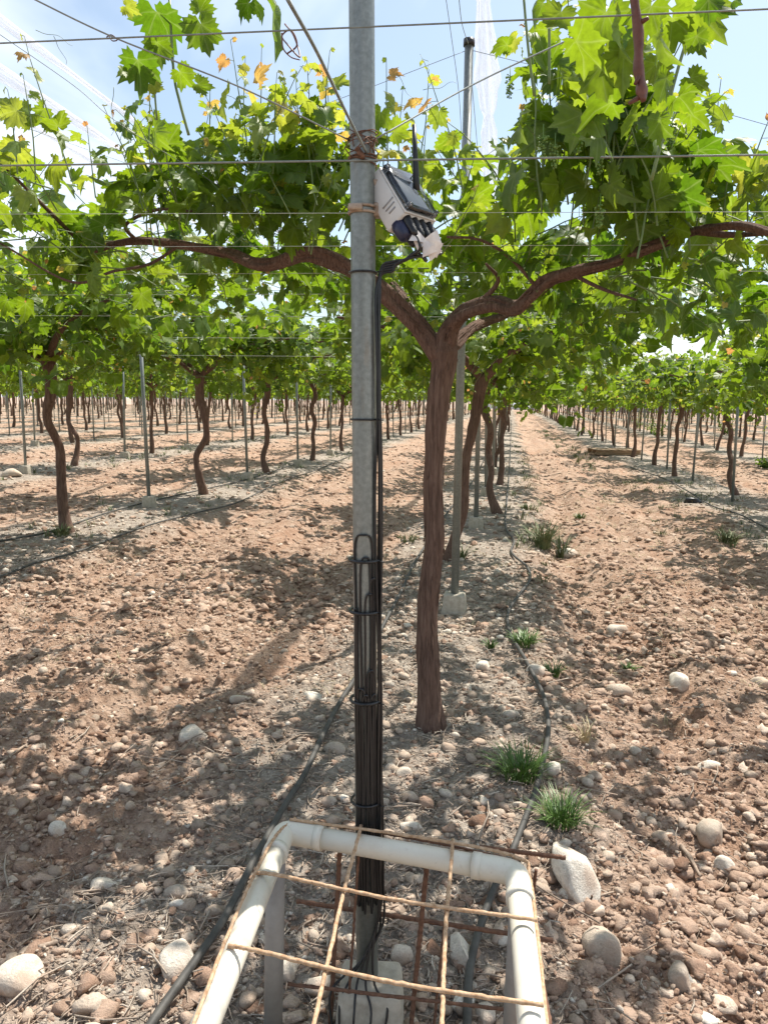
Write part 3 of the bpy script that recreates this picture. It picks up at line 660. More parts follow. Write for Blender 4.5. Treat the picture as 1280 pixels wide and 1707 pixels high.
b = MB(); tube(b, np.array([pole_pt(z) for z in (PZ0 - .1, 1, 2, 3.0, 3.88)]), PR, 32); put(b.build('pole', M_GALV), e)
b = MB(); c0 = gp(622, 1662, .06); box(b, (PX + .012, PY - .015, PZ0 - .09), (.175, .16, .19), Matrix.Rotation(.12, 3, 'Z'), .86, .014); put(b.build('concrete_base', M_CONC), e)
tag(e, 'near galvanised steel pole carrying the grey sensor box and black cables', 'pole')
# cable ties, bands
def ring_pts(z, r, n=20, ph0=0, ph1=2 * math.pi, tilt=0): return np.array([pole_pt(z + tilt * math.sin(a)) + (view * math.cos(a) + rightv * math.sin(a)) * r for a in np.linspace(ph0, ph1, n)])
for py, rr, lab in ((455, .0025, 'black cable tie round the pole just below the sensor cables'), (699, .0025, 'black cable tie round the pole at canopy gap height'), (932, .004, 'black tie holding the coiled loop high on the cable bundle'), (1017, .004, 'black tie on the cable bundle below the coiled loop'), (1165, .004, 'black tie round the middle of the thick cable bundle'), (1333, .003, 'black tie round the lowest part of the cable bundle above the white pipe')):
    b = MB(); tube(b, ring_pts(pole_z(py), PR + (.009 if py > 800 else .0035)), rr, 6, cap=False)
    tube(b, np.array([on_pole(pole_z(py), .9, .012), on_pole(pole_z(py), .9, .028)]), .0015, 5)
    tag(b.build('cable_tie', M_BLACK), lab, 'cable tie', 'black cable ties round the sensor pole')
# clamp ring of the bracket
b = MB()
for dz in (-.006, .006): tube(b, ring_pts(pole_z(351) + dz, PR + .003), .0032, 8, cap=False)
box(b, on_pole(pole_z(351), -.45, .008), (.03, .016, .014), bev=.003); box(b, on_pole(pole_z(351), 1.5, .012), (.03, .03, .03), bev=.004)
tag(b.build('pole_clamp', M_CLAMP), 'rusty hose clamp round the pole under the sensor box', 'clamp')
# ------------------------------------------------------------------ sensor box
Rc = CAM_ROT
def cvec(a): return np.array(Rc @ Vector(a))
_z = nrm(-np.array(ray(662, 318))); _x = nrm(np.cross((0, 0, 1.0), _z)); _y = np.cross(_z, _x)
def bvec(a): return _x * a[0] + _y * a[1] + _z * a[2]
U = nrm(bvec((.452, -.69, .57))); Vv = bvec((.634, -.197, -.75)); Vv = nrm(Vv - U * np.dot(U, Vv)); Nn = np.cross(U, Vv); 
if np.dot(Nn, bvec((.628, .698, .345))) < 0: Nn = -Nn
BY = PY - .012
O = at(634, 274, BY)            # top near corner of the lid face
sA, sB, sC = .128, .108, .066
def bp(u, v, n): return O + U * u * sA + Vv * v * sB - Nn * n * sC
B3 = np.stack([U, Vv, -Nn], 1); 
if np.linalg.det(B3) < 0: B3m = np.stack([U, Vv, Nn], 1)
else: B3m = B3
eb = empty('sensor_box', bp(.5, .5, .5))
def obb(mb, c, size, bev=.004): box(mb, c, size, B3m, 1.0, bev)
b = MB(); obb(b, bp(.5, .5, .56), (sA, sB, sC * .86), .005); put(b.build('housing', M_BOX), eb)
b = MB(); obb(b, bp(.5, .5, .10), (sA * .985, sB * .985, .004), .001)
lid = b.build('lid_rim', M_BOX); put(lid, eb)
b = MB(); obb(b, bp(.5, .5, -.03), (sA * .95, sB * .95, .016), .006); put(b.build('clear_lid', M_CLEAR), eb)
b = MB(); obb(b, bp(.5, .5, .015), (sA * .62, sB * .66, .005), .001); put(b.build('solar_panel', M_PANEL), eb)
b = MB()
obb(b, bp(.47, .13, .0), (sA * .66, .010, .008), .001); obb(b, bp(.88, .5, .0), (.012, sB * .66, .008), .001); obb(b, bp(.12, .62, .0), (.009, sB * .5, .008), .001); put(b.build('circuit_strip', M_DARKP), eb)
b = MB()
for u in (.08, .92):
    for v in (.08, .92): tube(b, np.array([bp(u, v, .05), bp(u, v, -.2)]), .0045, 10)
put(b.build('lid_screws', M_CLEAR), eb)
b = MB()
for i_, (u, ln) in enumerate(((.62, .5), (.70, .42), (.78, .3))): obb(b, bp(u, -.002, .45 + .0 * i_), (.0035, .0012, sC * ln), 0)
put(b.build('printed_text', M_PRINT), eb)
b = MB(); ant0 = at(694, 315, BY + .05); ant1 = at(690, 208, BY + .05)
tube(b, np.array([bp(.45, 1.0, .5), ant0 + (0, 0, -.01), ant0]), .006, 8); tube(b, np.array([ant0 + (0, 0, -.012), ant0 + (ant1 - ant0) * .12, ant0 + (ant1 - ant0) * .5, ant1]), [.0085, .0075, .006, .0045], 12); put(b.build('antenna', M_BLACK), eb)
glo = []
for gi, (v, n) in enumerate(((.16, .3), (.38, .3), (.60, .3), (.84, .3), (.38, .72), (.62, .72), (.84, .72))):
    b = MB(); p0 = bp(1.0, v, n); p1 = p0 + U * .045
    n_ = 13; tube(b, np.array([p0 + (p1 - p0) * t for t in np.linspace(0, 1, n_)]), [.0085 if q % 2 else .0105 for q in range(n_)][:6] + [.010, .0075, .0095, .007, .0085, .006, .005], 12); put(b.build('cable_gland', M_BLACK), eb); glo.append(p1)
b = MB(); p0 = bp(1.0, .14, .62); tube(b, np.array([p0 - U * .004, p0 + U * .012, p0 + U * .03, p0 + U * .036]), [.017, .018, .016, .012], 16); put(b.build('round_plug', M_BLUE), eb)
b = MB(); q0 = bp(.55, .1, 1.0); tube(b, np.array([q0, on_pole(pole_z(345), 1.3, .004)]), .009, 8); tube(b, np.array([bp(.3, .2, 1.0), on_pole(pole_z(300), 1.2, .002)]), .007, 8); put(b.build('bracket', M_CLAMP), eb)
tag(eb, 'tilted light grey sensor box with clear lid and black antenna clamped to the pole', 'sensor box')
# white tape bow
b = MB(); tp = at(708, 402, BY - .03); g = np.random.default_rng(3)
for a, ln in ((-25, .036), (20, .034), (-70, .03), (150, .03), (200, .02), (-50, .038)):
    dcam = cvec((math.cos(RAD(a)), math.sin(RAD(a)), (g.random() - .5) * .7)); pw = nrm(np.cross(dcam, cvec((0, 0, 1)))); q = [tp + dcam * ln * t for t in (0, .5, 1)]
    V = []
    for t, c_ in enumerate(q): V += [c_ - pw * (.004 + .006 * t) + cvec((0, 0, .004 * math.sin(t * 2))), c_ + pw * (.004 + .006 * t) + cvec((0, 0, -.004 * t))]
    V = np.array(V); V2 = V + cvec((0, 0, .0012)); b.add(np.vstack([V, V2]), np.array([(0, 1, 3, 2), (2, 3, 5, 4), (6, 8, 9, 7), (8, 10, 11, 9), (0, 2, 8, 6), (2, 4, 10, 8), (1, 7, 9, 3), (3, 9, 11, 5), (4, 5, 11, 10)]))
tag(b.build('white_tape', M_TAPE, smooth=False), 'crumpled white tape knotted round the sensor cables', 'tape')
# ------------------------------------------------------------------ sensor cables
CG = 'black cables running down the sensor pole'
LB = ['outermost', 'second', 'third', 'fourth', 'innermost']
zt, z9 = pole_z(455), pole_z(905)
for i in range(5):
    a = glo[(i * 2 + 1) % 7]; phi = 1.25 - .13 * i + (.0 if i < 3 else .35); off = .004 + .0045 * (i % 2)
    arc = [a, a + U * .02 + (0, 0, -.012), at(706 - i * 6, 410 + i * 5, BY - .01), at(685 - i * 7, 430 + i * 3, BY), at(655, 436 + i * 4, BY + .0), at(636, 446 + i * 3, PY - .005)]
    dn = [on_pole(z, phi + .16 * math.sin(z * 6 + i * 1.7), off + .006 * abs(math.sin(z * 4 + i * 2))) for z in np.linspace(zt - .05, pole_z(1500 + 12 * i), 14)]
    tail = [on_pole(pole_z(1560 + i * 8), .4 - .25 * i, .012), on_pole(pole_z(1612), .3 - .35 * i, .035), on_pole(PZ0 - .02, .5 - .4 * i, .075)]
    tail.append(tail[-1] + np.array((.01 * i - .02, -.03, -.10)))
    b = MB(); tube(b, cat_rom(arc + dn + tail, 5), .0029, 8, cap=True)
    tag(b.build('sensor_cable', M_BLACK), f'thin black cable, {LB[i]} of five arcing from sensor box to pole', 'cable', CG)
b = MB()
def loopc(ph, ztop, zbot, off, wid, sd): 
    g = np.random.default_rng(sd); A = [on_pole(z, ph - wid + .10 * math.sin(z * 9 + sd) * g.random(), off) for z in np.linspace(zbot, ztop - .02, 8)]; T = [on_pole(ztop, ph, off + .004)]; B_ = [on_pole(z, ph + wid + .10 * math.sin(z * 8 + sd), off) for z in np.linspace(ztop - .02, zbot, 8)]
    return cat_rom(A + T + B_, 5)
LOOPS = [(-.05, 888, 1480, .006, .78), (.1, 925, 1505, .008, .42), (.35, 985, 1490, .007, .35), (-.72, 1010, 1500, .004, .16), (.62, 960, 1500, .008, .22), (.05, 1150, 1510, .009, .28), (.4, 1110, 1495, .010, .28), (-.35, 1140, 1500, .008, .3), (-.7, 1160, 1480, .006, .2), (.65, 1150, 1490, .009, .2)]
LN = ['wide topmost', 'narrow upper', 'right of centre', 'thin left edge', 'upper right edge', 'short centre', 'short right centre', 'short left centre', 'lower left edge', 'lower right edge']
for i, (ph, zt_, zb_, off, wd) in enumerate(LOOPS):
    b = MB(); tube(b, loopc(ph, pole_z(zt_), pole_z(zb_), off * .45, wd * .92, i), .0026, 7)
    tag(b.build('coiled_cable', M_BLACK), f'{LN[i]} loop of spare black cable folded against the pole', 'cable', 'spare cable loops bundled on the sensor pole')

# rusty wire tangle
b = MB(); g = np.random.default_rng(9)
for q in range(5):
    z0 = pole_z(232 + g.normal() * 6); P = ring_pts(z0, PR + .003 + .003 * g.random(), 26, g.random() * 6, g.random() * 6 + 7, .008 * g.normal()); P += g.normal(size=P.shape) * .0015; tube(b, cat_rom(P[::2], 3), .0011, 5)
for q in range(4):
    c = on_pole(pole_z(235), g.uniform(-1.2, 1.5), .006); P = [c + rv(g, .012) + np.array((0, 0, -.006 * t)) for t in range(6)]; tube(b, cat_rom(P, 4), .0013, 5)
for q in range(3):
    P = ring_pts(pole_z(263 + q * 4), PR + .003, 26, 0, 6.6, .004 * g.normal()); tube(b, P, .0018, 5)
tube(b, np.array([on_pole(pole_z(255), -.35, .006), on_pole(pole_z(272), .05, .012)]), .006, 8)
tag(b.build('wire_tangle', M_RUST), 'tangle of rusty tie wire wound round the pole above the sensor box', 'wire')

# ------------------------------------------------------------------ wires
def wire(pts, r, lab, name='trellis_wire', m=None, grp='trellis wires of the overhead grid', sag=0.0, n=8, sides=5):
    P = cat_rom([np.asarray(p, float) for p in pts], n); t = np.linspace(-1, 1, len(P)); P[:, 2] -= sag * (1 - t * t)
    b = MB(); tube(b, P, r, sides); tag(b.build(name, m or M_WIRE), lab, 'wire', grp)
def ext(a, b_, f0, f1): a, b_ = np.asarray(a), np.asarray(b_); return [a + (b_ - a) * f0, a + (b_ - a) * f1]
def across(y, pyL, pyR, r, lab, m=None, x0=-.1, x1=1.1, n=8):
    a = at(0, pyL, y); c = at(1280, pyR, y); wire(ext(a, c, x0, x1), r, lab, m=m, n=n)
across(PY - .03, 276, 258, .0022, 'thick cross wire tied to the pole just above the sensor box')
across(1.45, 72, 15, .0016, 'upper cross wire passing near the top of the picture')
across(2.35, 357, 353, .0008, 'fine pale line crossing at sensor box height', M_LINE)
across(2.85, 412, 408, .0008, 'fine pale line crossing just below the sensor box', M_LINE)
across(3.5, 458, 452, .0010, 'fine pale line crossing at the fork arms', M_LINE)
across(4.3, 492, 488, .0012, 'pale line crossing below the arms', M_LINE, -.2, 1.2)
across(5.4, 526, 530, .0014, 'pale line crossing in front of the left canopy', M_LINE, -.3, 1.2)
across(7.2, 562, 566, .0018, 'pale line crossing beneath the right hand canopy', M_LINE, -.4, 1.2)
across(9.3, 590, 600, .0020, 'pale line crossing far back under the canopy', M_LINE, -.5, 1.2)
GA = at(604, 232, PY)
GW = 'sloping guy wires meeting at the sensor pole'
wire([at(480, 0, 1.05), at(530, 90, 1.25), at(578, 190, 1.55), on_pole(pole_z(262), .3, .004)], .0030, 'thick guy wire rising from the pole towards the camera', grp=GW)
wire([at(30, -15, 1.55), at(190, 62, 1.60), at(400, 145, 1.68), GA + (-.03, 0, 0)], .0018, 'guy wire running from the pole to the upper left corner', grp=GW)
wire([GA + (.03, 0, .0), at(800, 135, 1.95), at(1000, 42, 2.1), at(1100, -5, 2.2)], .0020, 'guy wire rising from the pole to the upper right', grp=GW)
wire([at(-40, 30, 2.6), at(120, 140, 2.7), at(205, 210, 2.8), at(380, 320, 3.2), at(560, 450, 3.5)], .0013, 'slanting wire descending through the left sky into the foliage')
wire([at(50, 215, 6.0), at(200, 268, 6.6), at(420, 345, 7.5)], .0022, 'thin wire high behind the left foliage')
T2 = np.array((-.365 + .008, 5.51, 3.88)); T3 = np.array((-.42, 9.41, 3.9))
wire([T2, T2 + (1.6, .1, -.42), T2 + (3.0, .3, -.8)], .002, 'stay wire from the tall capped post down to the right', grp='stay wires of the tall capped posts')
wire([T2, T2 + (-1.0, .0, -.30), T2 + (-2.2, .0, -.62)], .002, 'stay wire from the tall capped post down to the left', grp='stay wires of the tall capped posts')
wire([at(742, -10, 4.6), at(752, 60, 4.8), at(765, 160, 5.2), at(771, 270, 5.45)], .002, 'loose hanging wire left of the tall capped post', grp='stay wires of the tall capped posts')
wire([at(764, -10, 4.5), at(770, 40, 5.0), T2 + (0, 0, .02)], .0025, 'ridge wire arriving at the tall capped post from overhead', grp='stay wires of the tall capped posts')
wire([T2 + (0, 0, .01), T2 + (-.02, 2, -.10), T3], .0025, 'ridge wire from the first to the second tall capped post', grp='stay wires of the tall capped posts')
for k, lab in ((-1, 'long wire along the row left of the pole under its leaves'), (1, 'long wire along the row right of the pole under its leaves')):
    x = ROW0 + ROWS * k; wire([(x, 3, 2.0 + slope(x)), (x, 30, 2.0 + slope(x)), (x, 80, 2.0 + slope(x))], .002, lab, n=6)
wire([(-.35, 3.5, 2.12), (-.36, 30, 2.1), (-.37, 80, 2.1)], .002, 'long wire along the row behind the sensor pole', n=6)
# folded nets
def netb(pts, wd, lab, seed):
    P = cat_rom(pts, 16); n = len(P); g = np.random.default_rng(seed); b = MB(); V = []
    T = nrm(np.gradient(P, axis=0)); S = nrm(np.cross(T, (0, 0, 1.)))
    sec = 11
    for i in range(n):
        w_ = wd * (.8 + .25 * math.sin(i * .7 + seed) + .12 * math.sin(i * 2.1))
        for q in range(sec):
            t = q / (sec - 1) - .5; V.append(P[i] + S[i] * w_ * t + np.array((0, 0, -.08 * wd * math.sin(q * 2.4 + i * .25) - abs(t) * wd * .35)))
    V = np.array(V); V2 = V + (0, 0, .006); i_ = np.arange(n - 1)[:, None] * sec; j_ = np.arange(sec - 1)[None]; Q = np.stack([i_ + j_, i_ + j_ + 1, i_ + sec + j_ + 1, i_ + sec + j_], -1).reshape(-1, 4)
    b.add(V, Q); b.add(V2, Q[:, ::-1]); tag(b.build('folded_net', M_NET), lab, 'net', 'folded nets stretched over the rows')
netb([(-.24, 1.6, 4.05), (-.25, 5.5, 3.95), (-.30, 9.4, 3.93), (-.33, 20, 3.93), (-.34, 45, 3.9)], .18, 'folded bluish net running over the sensor pole row past the tall capped post', 1)
for dx, dz, wd, lab in ((0, .0, .24, 'broad folded white net high over the row left of the pole, middle one'), (-.55, .0, .13, 'narrow folded net high over the left row, lower outer one'), (.45, .10, .13, 'narrow folded net high over the left row, upper inner one')):
    netb([(-4.5 + dx, 3, 4.45 + dz), (-4.5 + dx, 8, 4.4 + dz), (-4.5 + dx, 20, 4.3 + dz), (-4.5 + dx, 50, 4.2 + dz)], wd, lab, int(wd * 100))

# ------------------------------------------------------------------ the near vine (hero)
VY = 3.48
hero = empty('grapevine', (gp(718, 1225)[0], VY, 0.0))
def slivers(mb, P, rad, n, g):
    P = np.asarray(P); R = interp_r(rad, len(P))
    for q in range(n):
        i = g.integers(1, len(P) - 4); m_ = min(len(P), i + g.integers(4, 12)); idx = np.arange(i, m_); a = g.random() * 6.28; T = nrm(P[idx[-1]] - P[i]); u = nrm(np.cross(T, (.3, .9, .2))); v = np.cross(T, u)
        a = a + np.linspace(0, g.normal() * .25, len(idx)); t = np.linspace(0, 1, len(idx)); lift = 1.02 + .14 * (2 * t - 1) ** 4 * g.random()
        nv_ = u[None] * np.cos(a)[:, None] + v[None] * np.sin(a)[:, None]; sd = nrm(np.cross(T[None], nv_)); w_ = (.0015 + .0035 * g.random()) * np.sin(np.clip(t, .08, .92) * 3.14)[:, None]
        C = P[idx] + nv_ * (R[idx] * lift)[:, None]; V = np.stack([C - sd * w_, C + nv_ * w_ * .7, C + sd * w_, C - nv_ * w_ * .8], 1).reshape(-1, 3)
        f = np.array([(4 * k + j_, 4 * k + (j_ + 1) % 4, 4 * k + 4 + (j_ + 1) % 4, 4 * k + 4 + j_) for k in range(len(idx) - 1) for j_ in range(4)]); mb.add(V, f)
def build_tube(name, pts, rad, sides, lump, ridge, seed, m, parent, n=10):
    b = MB()
    if sides >= 28: slivers(b, cat_rom(pts, n), rad, 80 if name == 'trunk' else 80, np.random.default_rng(seed))
    tube(b, cat_rom(pts, n), rad, sides, lump, ridge, seed); o = b.build(name, m); put(o, parent); return o
tpts = [at(x, y, VY) for x, y in ((722, 1245), (716, 1180), (713, 1100), (714, 1000), (724, 900), (722, 800), (727, 700), (738, 620), (740, 588), (737, 565))]
build_tube('trunk', tpts, [.090, .062, .051, .047, .046, .045, .048, .055, .060, .048], 44, .07, .10, 5, M_BARK, hero, 20)
AL = [at(738, 600, VY), at(700, 548, 3.46), at(645, 495, 3.42), at(590, 452, 3.4), at(520, 424, 3.42), at(440, 442, 3.45), at(380, 422, 3.5), at(300, 408, 3.5), at(220, 402, 3.5), at(150, 420, 3.5)]
AR = [at(737, 590, VY), at(752, 540, 3.44), at(790, 513, 3.36), at(825, 506, 3.3), at(858, 515, 3.25), at(888, 492, 3.18), at(925, 462, 3.1), at(1010, 440, 2.95), at(1090, 410, 2.85), at(1160, 385, 2.75), at(1230, 376, 2.6), at(1300, 392, 2.5)]
AB = [at(742, 585, VY), at(790, 545, 3.9), at(850, 520, 4.4), at(900, 470, 4.9)]
AC = [at(735, 575, VY), at(700, 545, 3.7), at(660, 480, 4.3), at(600, 430, 4.8)]
build_tube('arm', AL, [.046, .041, .036, .034, .031, .028, .024, .019, .015, .010], 32, .24, .26, 8, M_ARM, hero, 12)
build_tube('arm', AR, [.042, .034, .029, .027, .032, .027, .021, .016, .013, .011, .009], 32, .24, .26, 9, M_ARM, hero, 12)
build_tube('arm', AB, [.032, .025, .02, .012], 28, .16, .24, 10, M_ARM, hero); build_tube('arm', AC, [.032, .026, .02, .012], 28, .16, .24, 11, M_ARM, hero)
CN = [([at(300, 408, 3.5), at(250, 440, 3.4), at(190, 452, 3.3), at(120, 470, 3.2), at(0, 405, 3.1)], .008), ([at(230, 403, 3.5), at(210, 375, 3.45), at(260, 350, 3.4), at(320, 352, 3.3)], .010),
      ([at(150, 420, 3.5), at(90, 360, 3.3), at(40, 310, 3.1), at(-20, 250, 2.9)], .010), ([at(895, 480, 3.15), at(850, 430, 3.1), at(800, 400, 3.0), at(745, 395, 2.9)], .008),
      ([at(1160, 385, 2.75), at(1220, 392, 2.7), at(1290, 388, 2.6)], .012), ([at(940, 450, 3.05), at(1000, 480, 3.0), at(1060, 500, 2.9)], .009), ([at(790, 514, 3.36), at(830, 470, 3.3), at(810, 440, 3.2)], .012)]
for P, r in CN: build_tube('cane', P, [r, r * .8, r * .5], 10, .08, .1, int(r * 1e4), M_ARM, hero, 8)
HL = Leaves(); HS = MB(); g = np.random.default_rng(42)
def along(P, t): P = np.asarray(P); f = t * (len(P) - 1); i = min(int(f), len(P) - 2); return P[i] + (P[i + 1] - P[i]) * (f - i)
def fan(x0, x1, y0, y1, Y0, Y1, n, length, el, size, tone=.3, young=.6, spread=.35, toy=0.0, petiole=True, step=.07, grav=0.0):
    for q in range(n):
        s = at(g.uniform(x0, x1), g.uniform(y0, y1), g.uniform(Y0, Y1)); d = np.array((g.normal() * spread, g.normal() * spread + toy, el + g.normal() * .25))
        shoot(HL, HS, g, s, d, g.uniform(*length), size, step, grav, young, petiole=petiole, base_tone=tone)
# left mass
fan(215, 575, 330, 430, 3.1, 3.8, 32, (.30, .62), 1.0, .132)
fan(390, 580, 300, 420, 3.1, 3.6, 16, (.35, .60), 1.0, .14, .4, .8)
fan(180, 580, 390, 460, 3.5, 4.2, 34, (.25, .50), .0, .132, .2, .3, .9, grav=-.25)
fan(-40, 230, 350, 460, 3.1, 3.9, 26, (.22, .42), .45, .132, .3, .5, .6)
fan(-60, 90, 260, 330, 2.7, 3.2, 6, (.15, .3), .3, .14, .5, .5, .7)
fan(-60, 600, 420, 520, 4.0, 5.6, 59, (.3, .5), .1, .132, .2, .3, .9, petiole=False)
# centre behind the sensor
fan(630, 870, 340, 440, 3.1, 3.9, 22, (.25, .5), .8, .14, .35, .7, .5)
fan(630, 900, 390, 490, 3.6, 4.8, 40, (.25, .5), .1, .14, .25, .3, .9, grav=-.2)
# right mass
fan(880, 1160, 290, 440, 2.45, 3.1, 36, (.30, .60), 1.0, .13, .22, .5, .2)
fan(900, 1120, 200, 300, 2.45, 2.8, 14, (.25, .45), .9, .13, .35, .5, .3)
fan(860, 1190, 380, 490, 2.9, 3.8, 26, (.25, .45), .0, .132, .15, .2, .8, grav=-.25)
fan(1120, 1320, 330, 440, 2.6, 3.3, 18, (.2, .42), .7, .14, .35, .6, .5)
fan(820, 1320, 420, 540, 3.9, 5.8, 75, (.3, .5), .1, .132, .2, .3, .9, petiole=False)
# tall thin upright shoots against the sky (x px, base y, tip x, tip y, Y)
for x0, y0, x1, y1, Yd in ((418, 300, 395, 55, 3.3), (440, 300, 408, 60, 3.4), (530, 280, 545, 70, 3.3), (490, 290, 470, 130, 3.5), (555, 280, 530, 100, 3.4), (648, 300, 645, 85, 3.2), (775, 330, 705, 100, 3.2), (120, 300, 45, 60, 2.9), (60, 300, 50, 90, 2.8), (1230, 350, 1275, 185, 2.8), (1205, 360, 1218, 215, 2.9), (660, 330, 672, 140, 3.4), (880, 330, 862, 170, 2.8), (590, 330, 575, 190, 3.5), (400, 300, 418, 75, 3.5), (455, 290, 462, 120, 3.2), (505, 300, 512, 95, 3.6), (565, 290, 560, 130, 3.4), (545, 300, 500, 190, 3.3), (635, 320, 655, 150, 3.6), (690, 330, 730, 110, 3.5), (700, 340, 715, 190, 3.3), (350, 260, 340, 120, 3.4), (250, 260, 232, 70, 3.3), (30, 290, 20, 150, 2.9), (1150, 330, 1170, 220, 2.8), (1260, 360, 1262, 240, 2.9), (160, 330, 150, 200, 3.3)):
    a, c = at(x0, y0, Yd), at(x1, y1, Yd); Lg = np.linalg.norm(c - a)
    shoot(HL, HS, g, a, c - a, Lg, .115, .075, 0, .95, .0034, True, .08, .56)
# stiff leafless stems
for pts, r in ((((315, 225), (300, 170), (290, 120), (283, 0)), .0042), (((262, 200), (258, 140), (262, 100)), .003), (((890, 160), (880, 80), (872, -10)), .0038), (((915, 140), (915, 60), (914, -10)), .004), (((1100, 230), (1125, 130), (1155, 30)), .0045), (((1085, 300), (1110, 200), (1120, 120)), .005)):
    tube(HS, cat_rom([at(x, y, 2.2) for x, y in pts], 6), [r, r * .9], 7)
def to_px(P): q = (np.asarray(P) - (0, 0, CH)) @ np.array(CAM_ROT); return 640 - F * q[:, 0] / q[:, 2], 853.5 + F * q[:, 1] / q[:, 2], -q[:, 2]
hp = np.array(HL.p) + nrm(np.array(HL.d)) * np.array(HL.s)[:, None] * .4; lx, ly, ld = to_px(hp); drop = np.zeros(len(lx), bool)
for arm_, lim in ((AL, .88), (AR, .88), (tpts, .97)):   # old wood carries few leaves on its open side
    ax_, ay_, ad_ = to_px(cat_rom(arm_, 6))
    for qx, qy, qd in zip(ax_, ay_, ad_): drop |= (np.hypot(lx - qx, (ly - qy) * .9) < 34) & (ld < qd + .05) & (rng.random(len(lx)) < lim * .2) & (not 945 < qx < 1150)
for nm_ in ('p', 'n', 'd', 's', 't'): setattr(HL, nm_, [v_ for v_, k_ in zip(getattr(HL, nm_), drop) if not k_])
fo = MB(); HL.into(fo, 'hi'); put(fo.build('foliage', M_LEAF), hero); put(HS.build('shoots', M_SHOOT), hero)
def cluster(p, L=.07):
    b = MB(); T, Fq = ICO[1]; tube(b, np.array([p + (0, 0, .03), p + (0, 0, -L)]), .0013, 4)
    for q in range(46):
        t = g.random(); rr = .022 * (1 - .6 * t); c = p + np.array((g.uniform(-1, 1) * rr * .8, g.uniform(-1, 1) * rr * .8, -t * L * .95)); tube(b, np.array([p + (0, 0, -t * L * .9), c]), .0008, 3); b.add(T * (.0025 + .0018 * g.random()) + c, Fq)
    return b.build('grape_cluster', M_GRAPE)
for x, y, Yd in ((905, 225, 2.4), (925, 240, 2.42), (965, 215, 2.4), (1000, 250, 2.45), (1090, 240, 2.5), (985, 165, 2.5), (850, 125, 2.6), (405, 235, 3.1), (425, 250, 3.1), (300, 260, 3.1), (1000, 340, 2.45), (1120, 205, 2.5), (340, 225, 3.1)): put(cluster(at(x, y, Yd)), hero)
# tendrils
for x, y, Yd in ((210, 135, 2.3), (190, 145, 2.4), (705, 150, 3.1), (640, 180, 3.1), (870, 180, 2.4), (60, 50, 2.8), (545, 120, 3.2), (700, 90, 3.1), (1215, 205, 2.9), (500, 110, 3.3), (90, 60, 2.8), (660, 120, 3.2)):
    p = at(x, y, Yd); d = nrm(rv(g) * (1, .3, 1)); q = nrm(np.cross(d, (0, 1., 0))); P = [p + d * .035 * t + q * .012 * math.sin(t * 2 + x) * (t / 4) for t in np.linspace(0, 4, 12)]; b = MB(); tube(b, np.array(P), [.0012, .0006], 4); put(b.build('tendril', M_SHOOT), hero)
tag(hero, 'nearest grapevine with a thick reddish brown trunk just right of the sensor pole', 'grapevine', 'grapevines standing in trellised rows')

# ------------------------------------------------------------------ vine whose canes reach in over the camera
nv = empty('grapevine', (-.33, -.25, 0.0))
b = MB(); tube(b, trunk_path(np.random.default_rng(4), 1.8) + (-.33, -.25, 0), [.08, .055, .055, .07], 20, .1, .1, 4); put(b.build('trunk', M_BARK), nv)
NL = Leaves(); NS = MB(); top = np.array((-.33, -.25, 1.78))
A1 = [top, (.1, .2, 2.12), (.45, .7, 2.3), at(1050, -60, 1.45)]; A2 = [top, (-.7, .1, 2.12), (-1.0, .6, 2.3), (-1.1, 1.0, 2.4)]; A3 = [top, (.5, -.6, 2.1), (1.2, -.9, 2.2)]; A4 = [top, (-.9, -.7, 2.1), (-1.5, -1.1, 2.2)]
for P in (A1, A2, A3, A4): build_tube('arm', P, [.03, .022, .014, .009], 14, .1, .1, 3, M_ARM, nv)
b = MB(); tube(b, cat_rom([at(1050, -60, 1.45), at(1057, 0, 1.45), at(1064, 60, 1.45), at(1064, 110, 1.45), at(1068, 140, 1.45), at(1072, 168, 1.44)], 10), [.009, .008, .0075, .0095, .007, .009, .0075, .010, .004], 14, .14, .12, 6)
for a, c in (((1066, 38), (1080, 30)), ((1068, 120), (1058, 140)), ((1070, 160), (1048, 172))): tube(b, cat_rom([at(*a, 1.45), at(*c, 1.44)], 3), [.005, .003], 7)
put(b.build('cane', M_CANE), nv)
camf = cvec((0, 0, 1))
def pleaf(x, y, Yd, spx, ang, tone, face=.75, flip=False):
    face = .25 + .45 * g.random(); tone = float(np.clip(tone - .12 + g.normal() * .1, 0, .9)); spx *= .96
    p = at(x, y, Yd); dep = abs((Rc.transposed() @ Vector(p - np.array((0, 0, CH)))).z); tip = cvec((math.sin(RAD(ang)), math.cos(RAD(ang)), .15 * g.normal())); n = nrm(camf * (1 if flip else -1) * face + np.array((0, 0, .5)) + rv(g, .38)); NL.add(p, n, tip, spx / F * dep, tone)
# right top cluster
for x, y, s, ang, tn in ((1010, 20, 95, 200, .5), (960, 70, 95, 190, .45), (1000, 110, 85, 170, .5), (935, 20, 60, 210, .45), (960, 150, 70, 185, .5), (905, 5, 60, 230, .25), (1100, 60, 80, 170, .5), (1095, 105, 60, 190, .5), (1160, 5, 105, 150, .45), (1120, 30, 80, 200, .55), (1180, 0, 60, 120, .3), (1040, 85, 80, 180, .5), (970, 190, 100, 195, .35), (1020, 170, 80, 200, .45), (1110, 130, 60, 200, .3), (1085, 10, 80, 190, .5), (1225, 0, 40, 100, .1), (985, 230, 80, 190, .35), (950, 130, 60, 160, .55), (1060, 190, 60, 200, .4), (1130, 160, 60, 150, .3), (1100, 200, 60, 200, .25), (1150, 130, 50, 120, .4), (860, 65, 40, 200, .75), (845, 75, 40, 230, .3), (1160, 60, 45, 150, .2), (1150, 190, 50, 150, .35), (1030, 40, 85, 170, .5)):
    pleaf(x, y, 1.5 + g.random() * .35, s, ang, tn, .7)
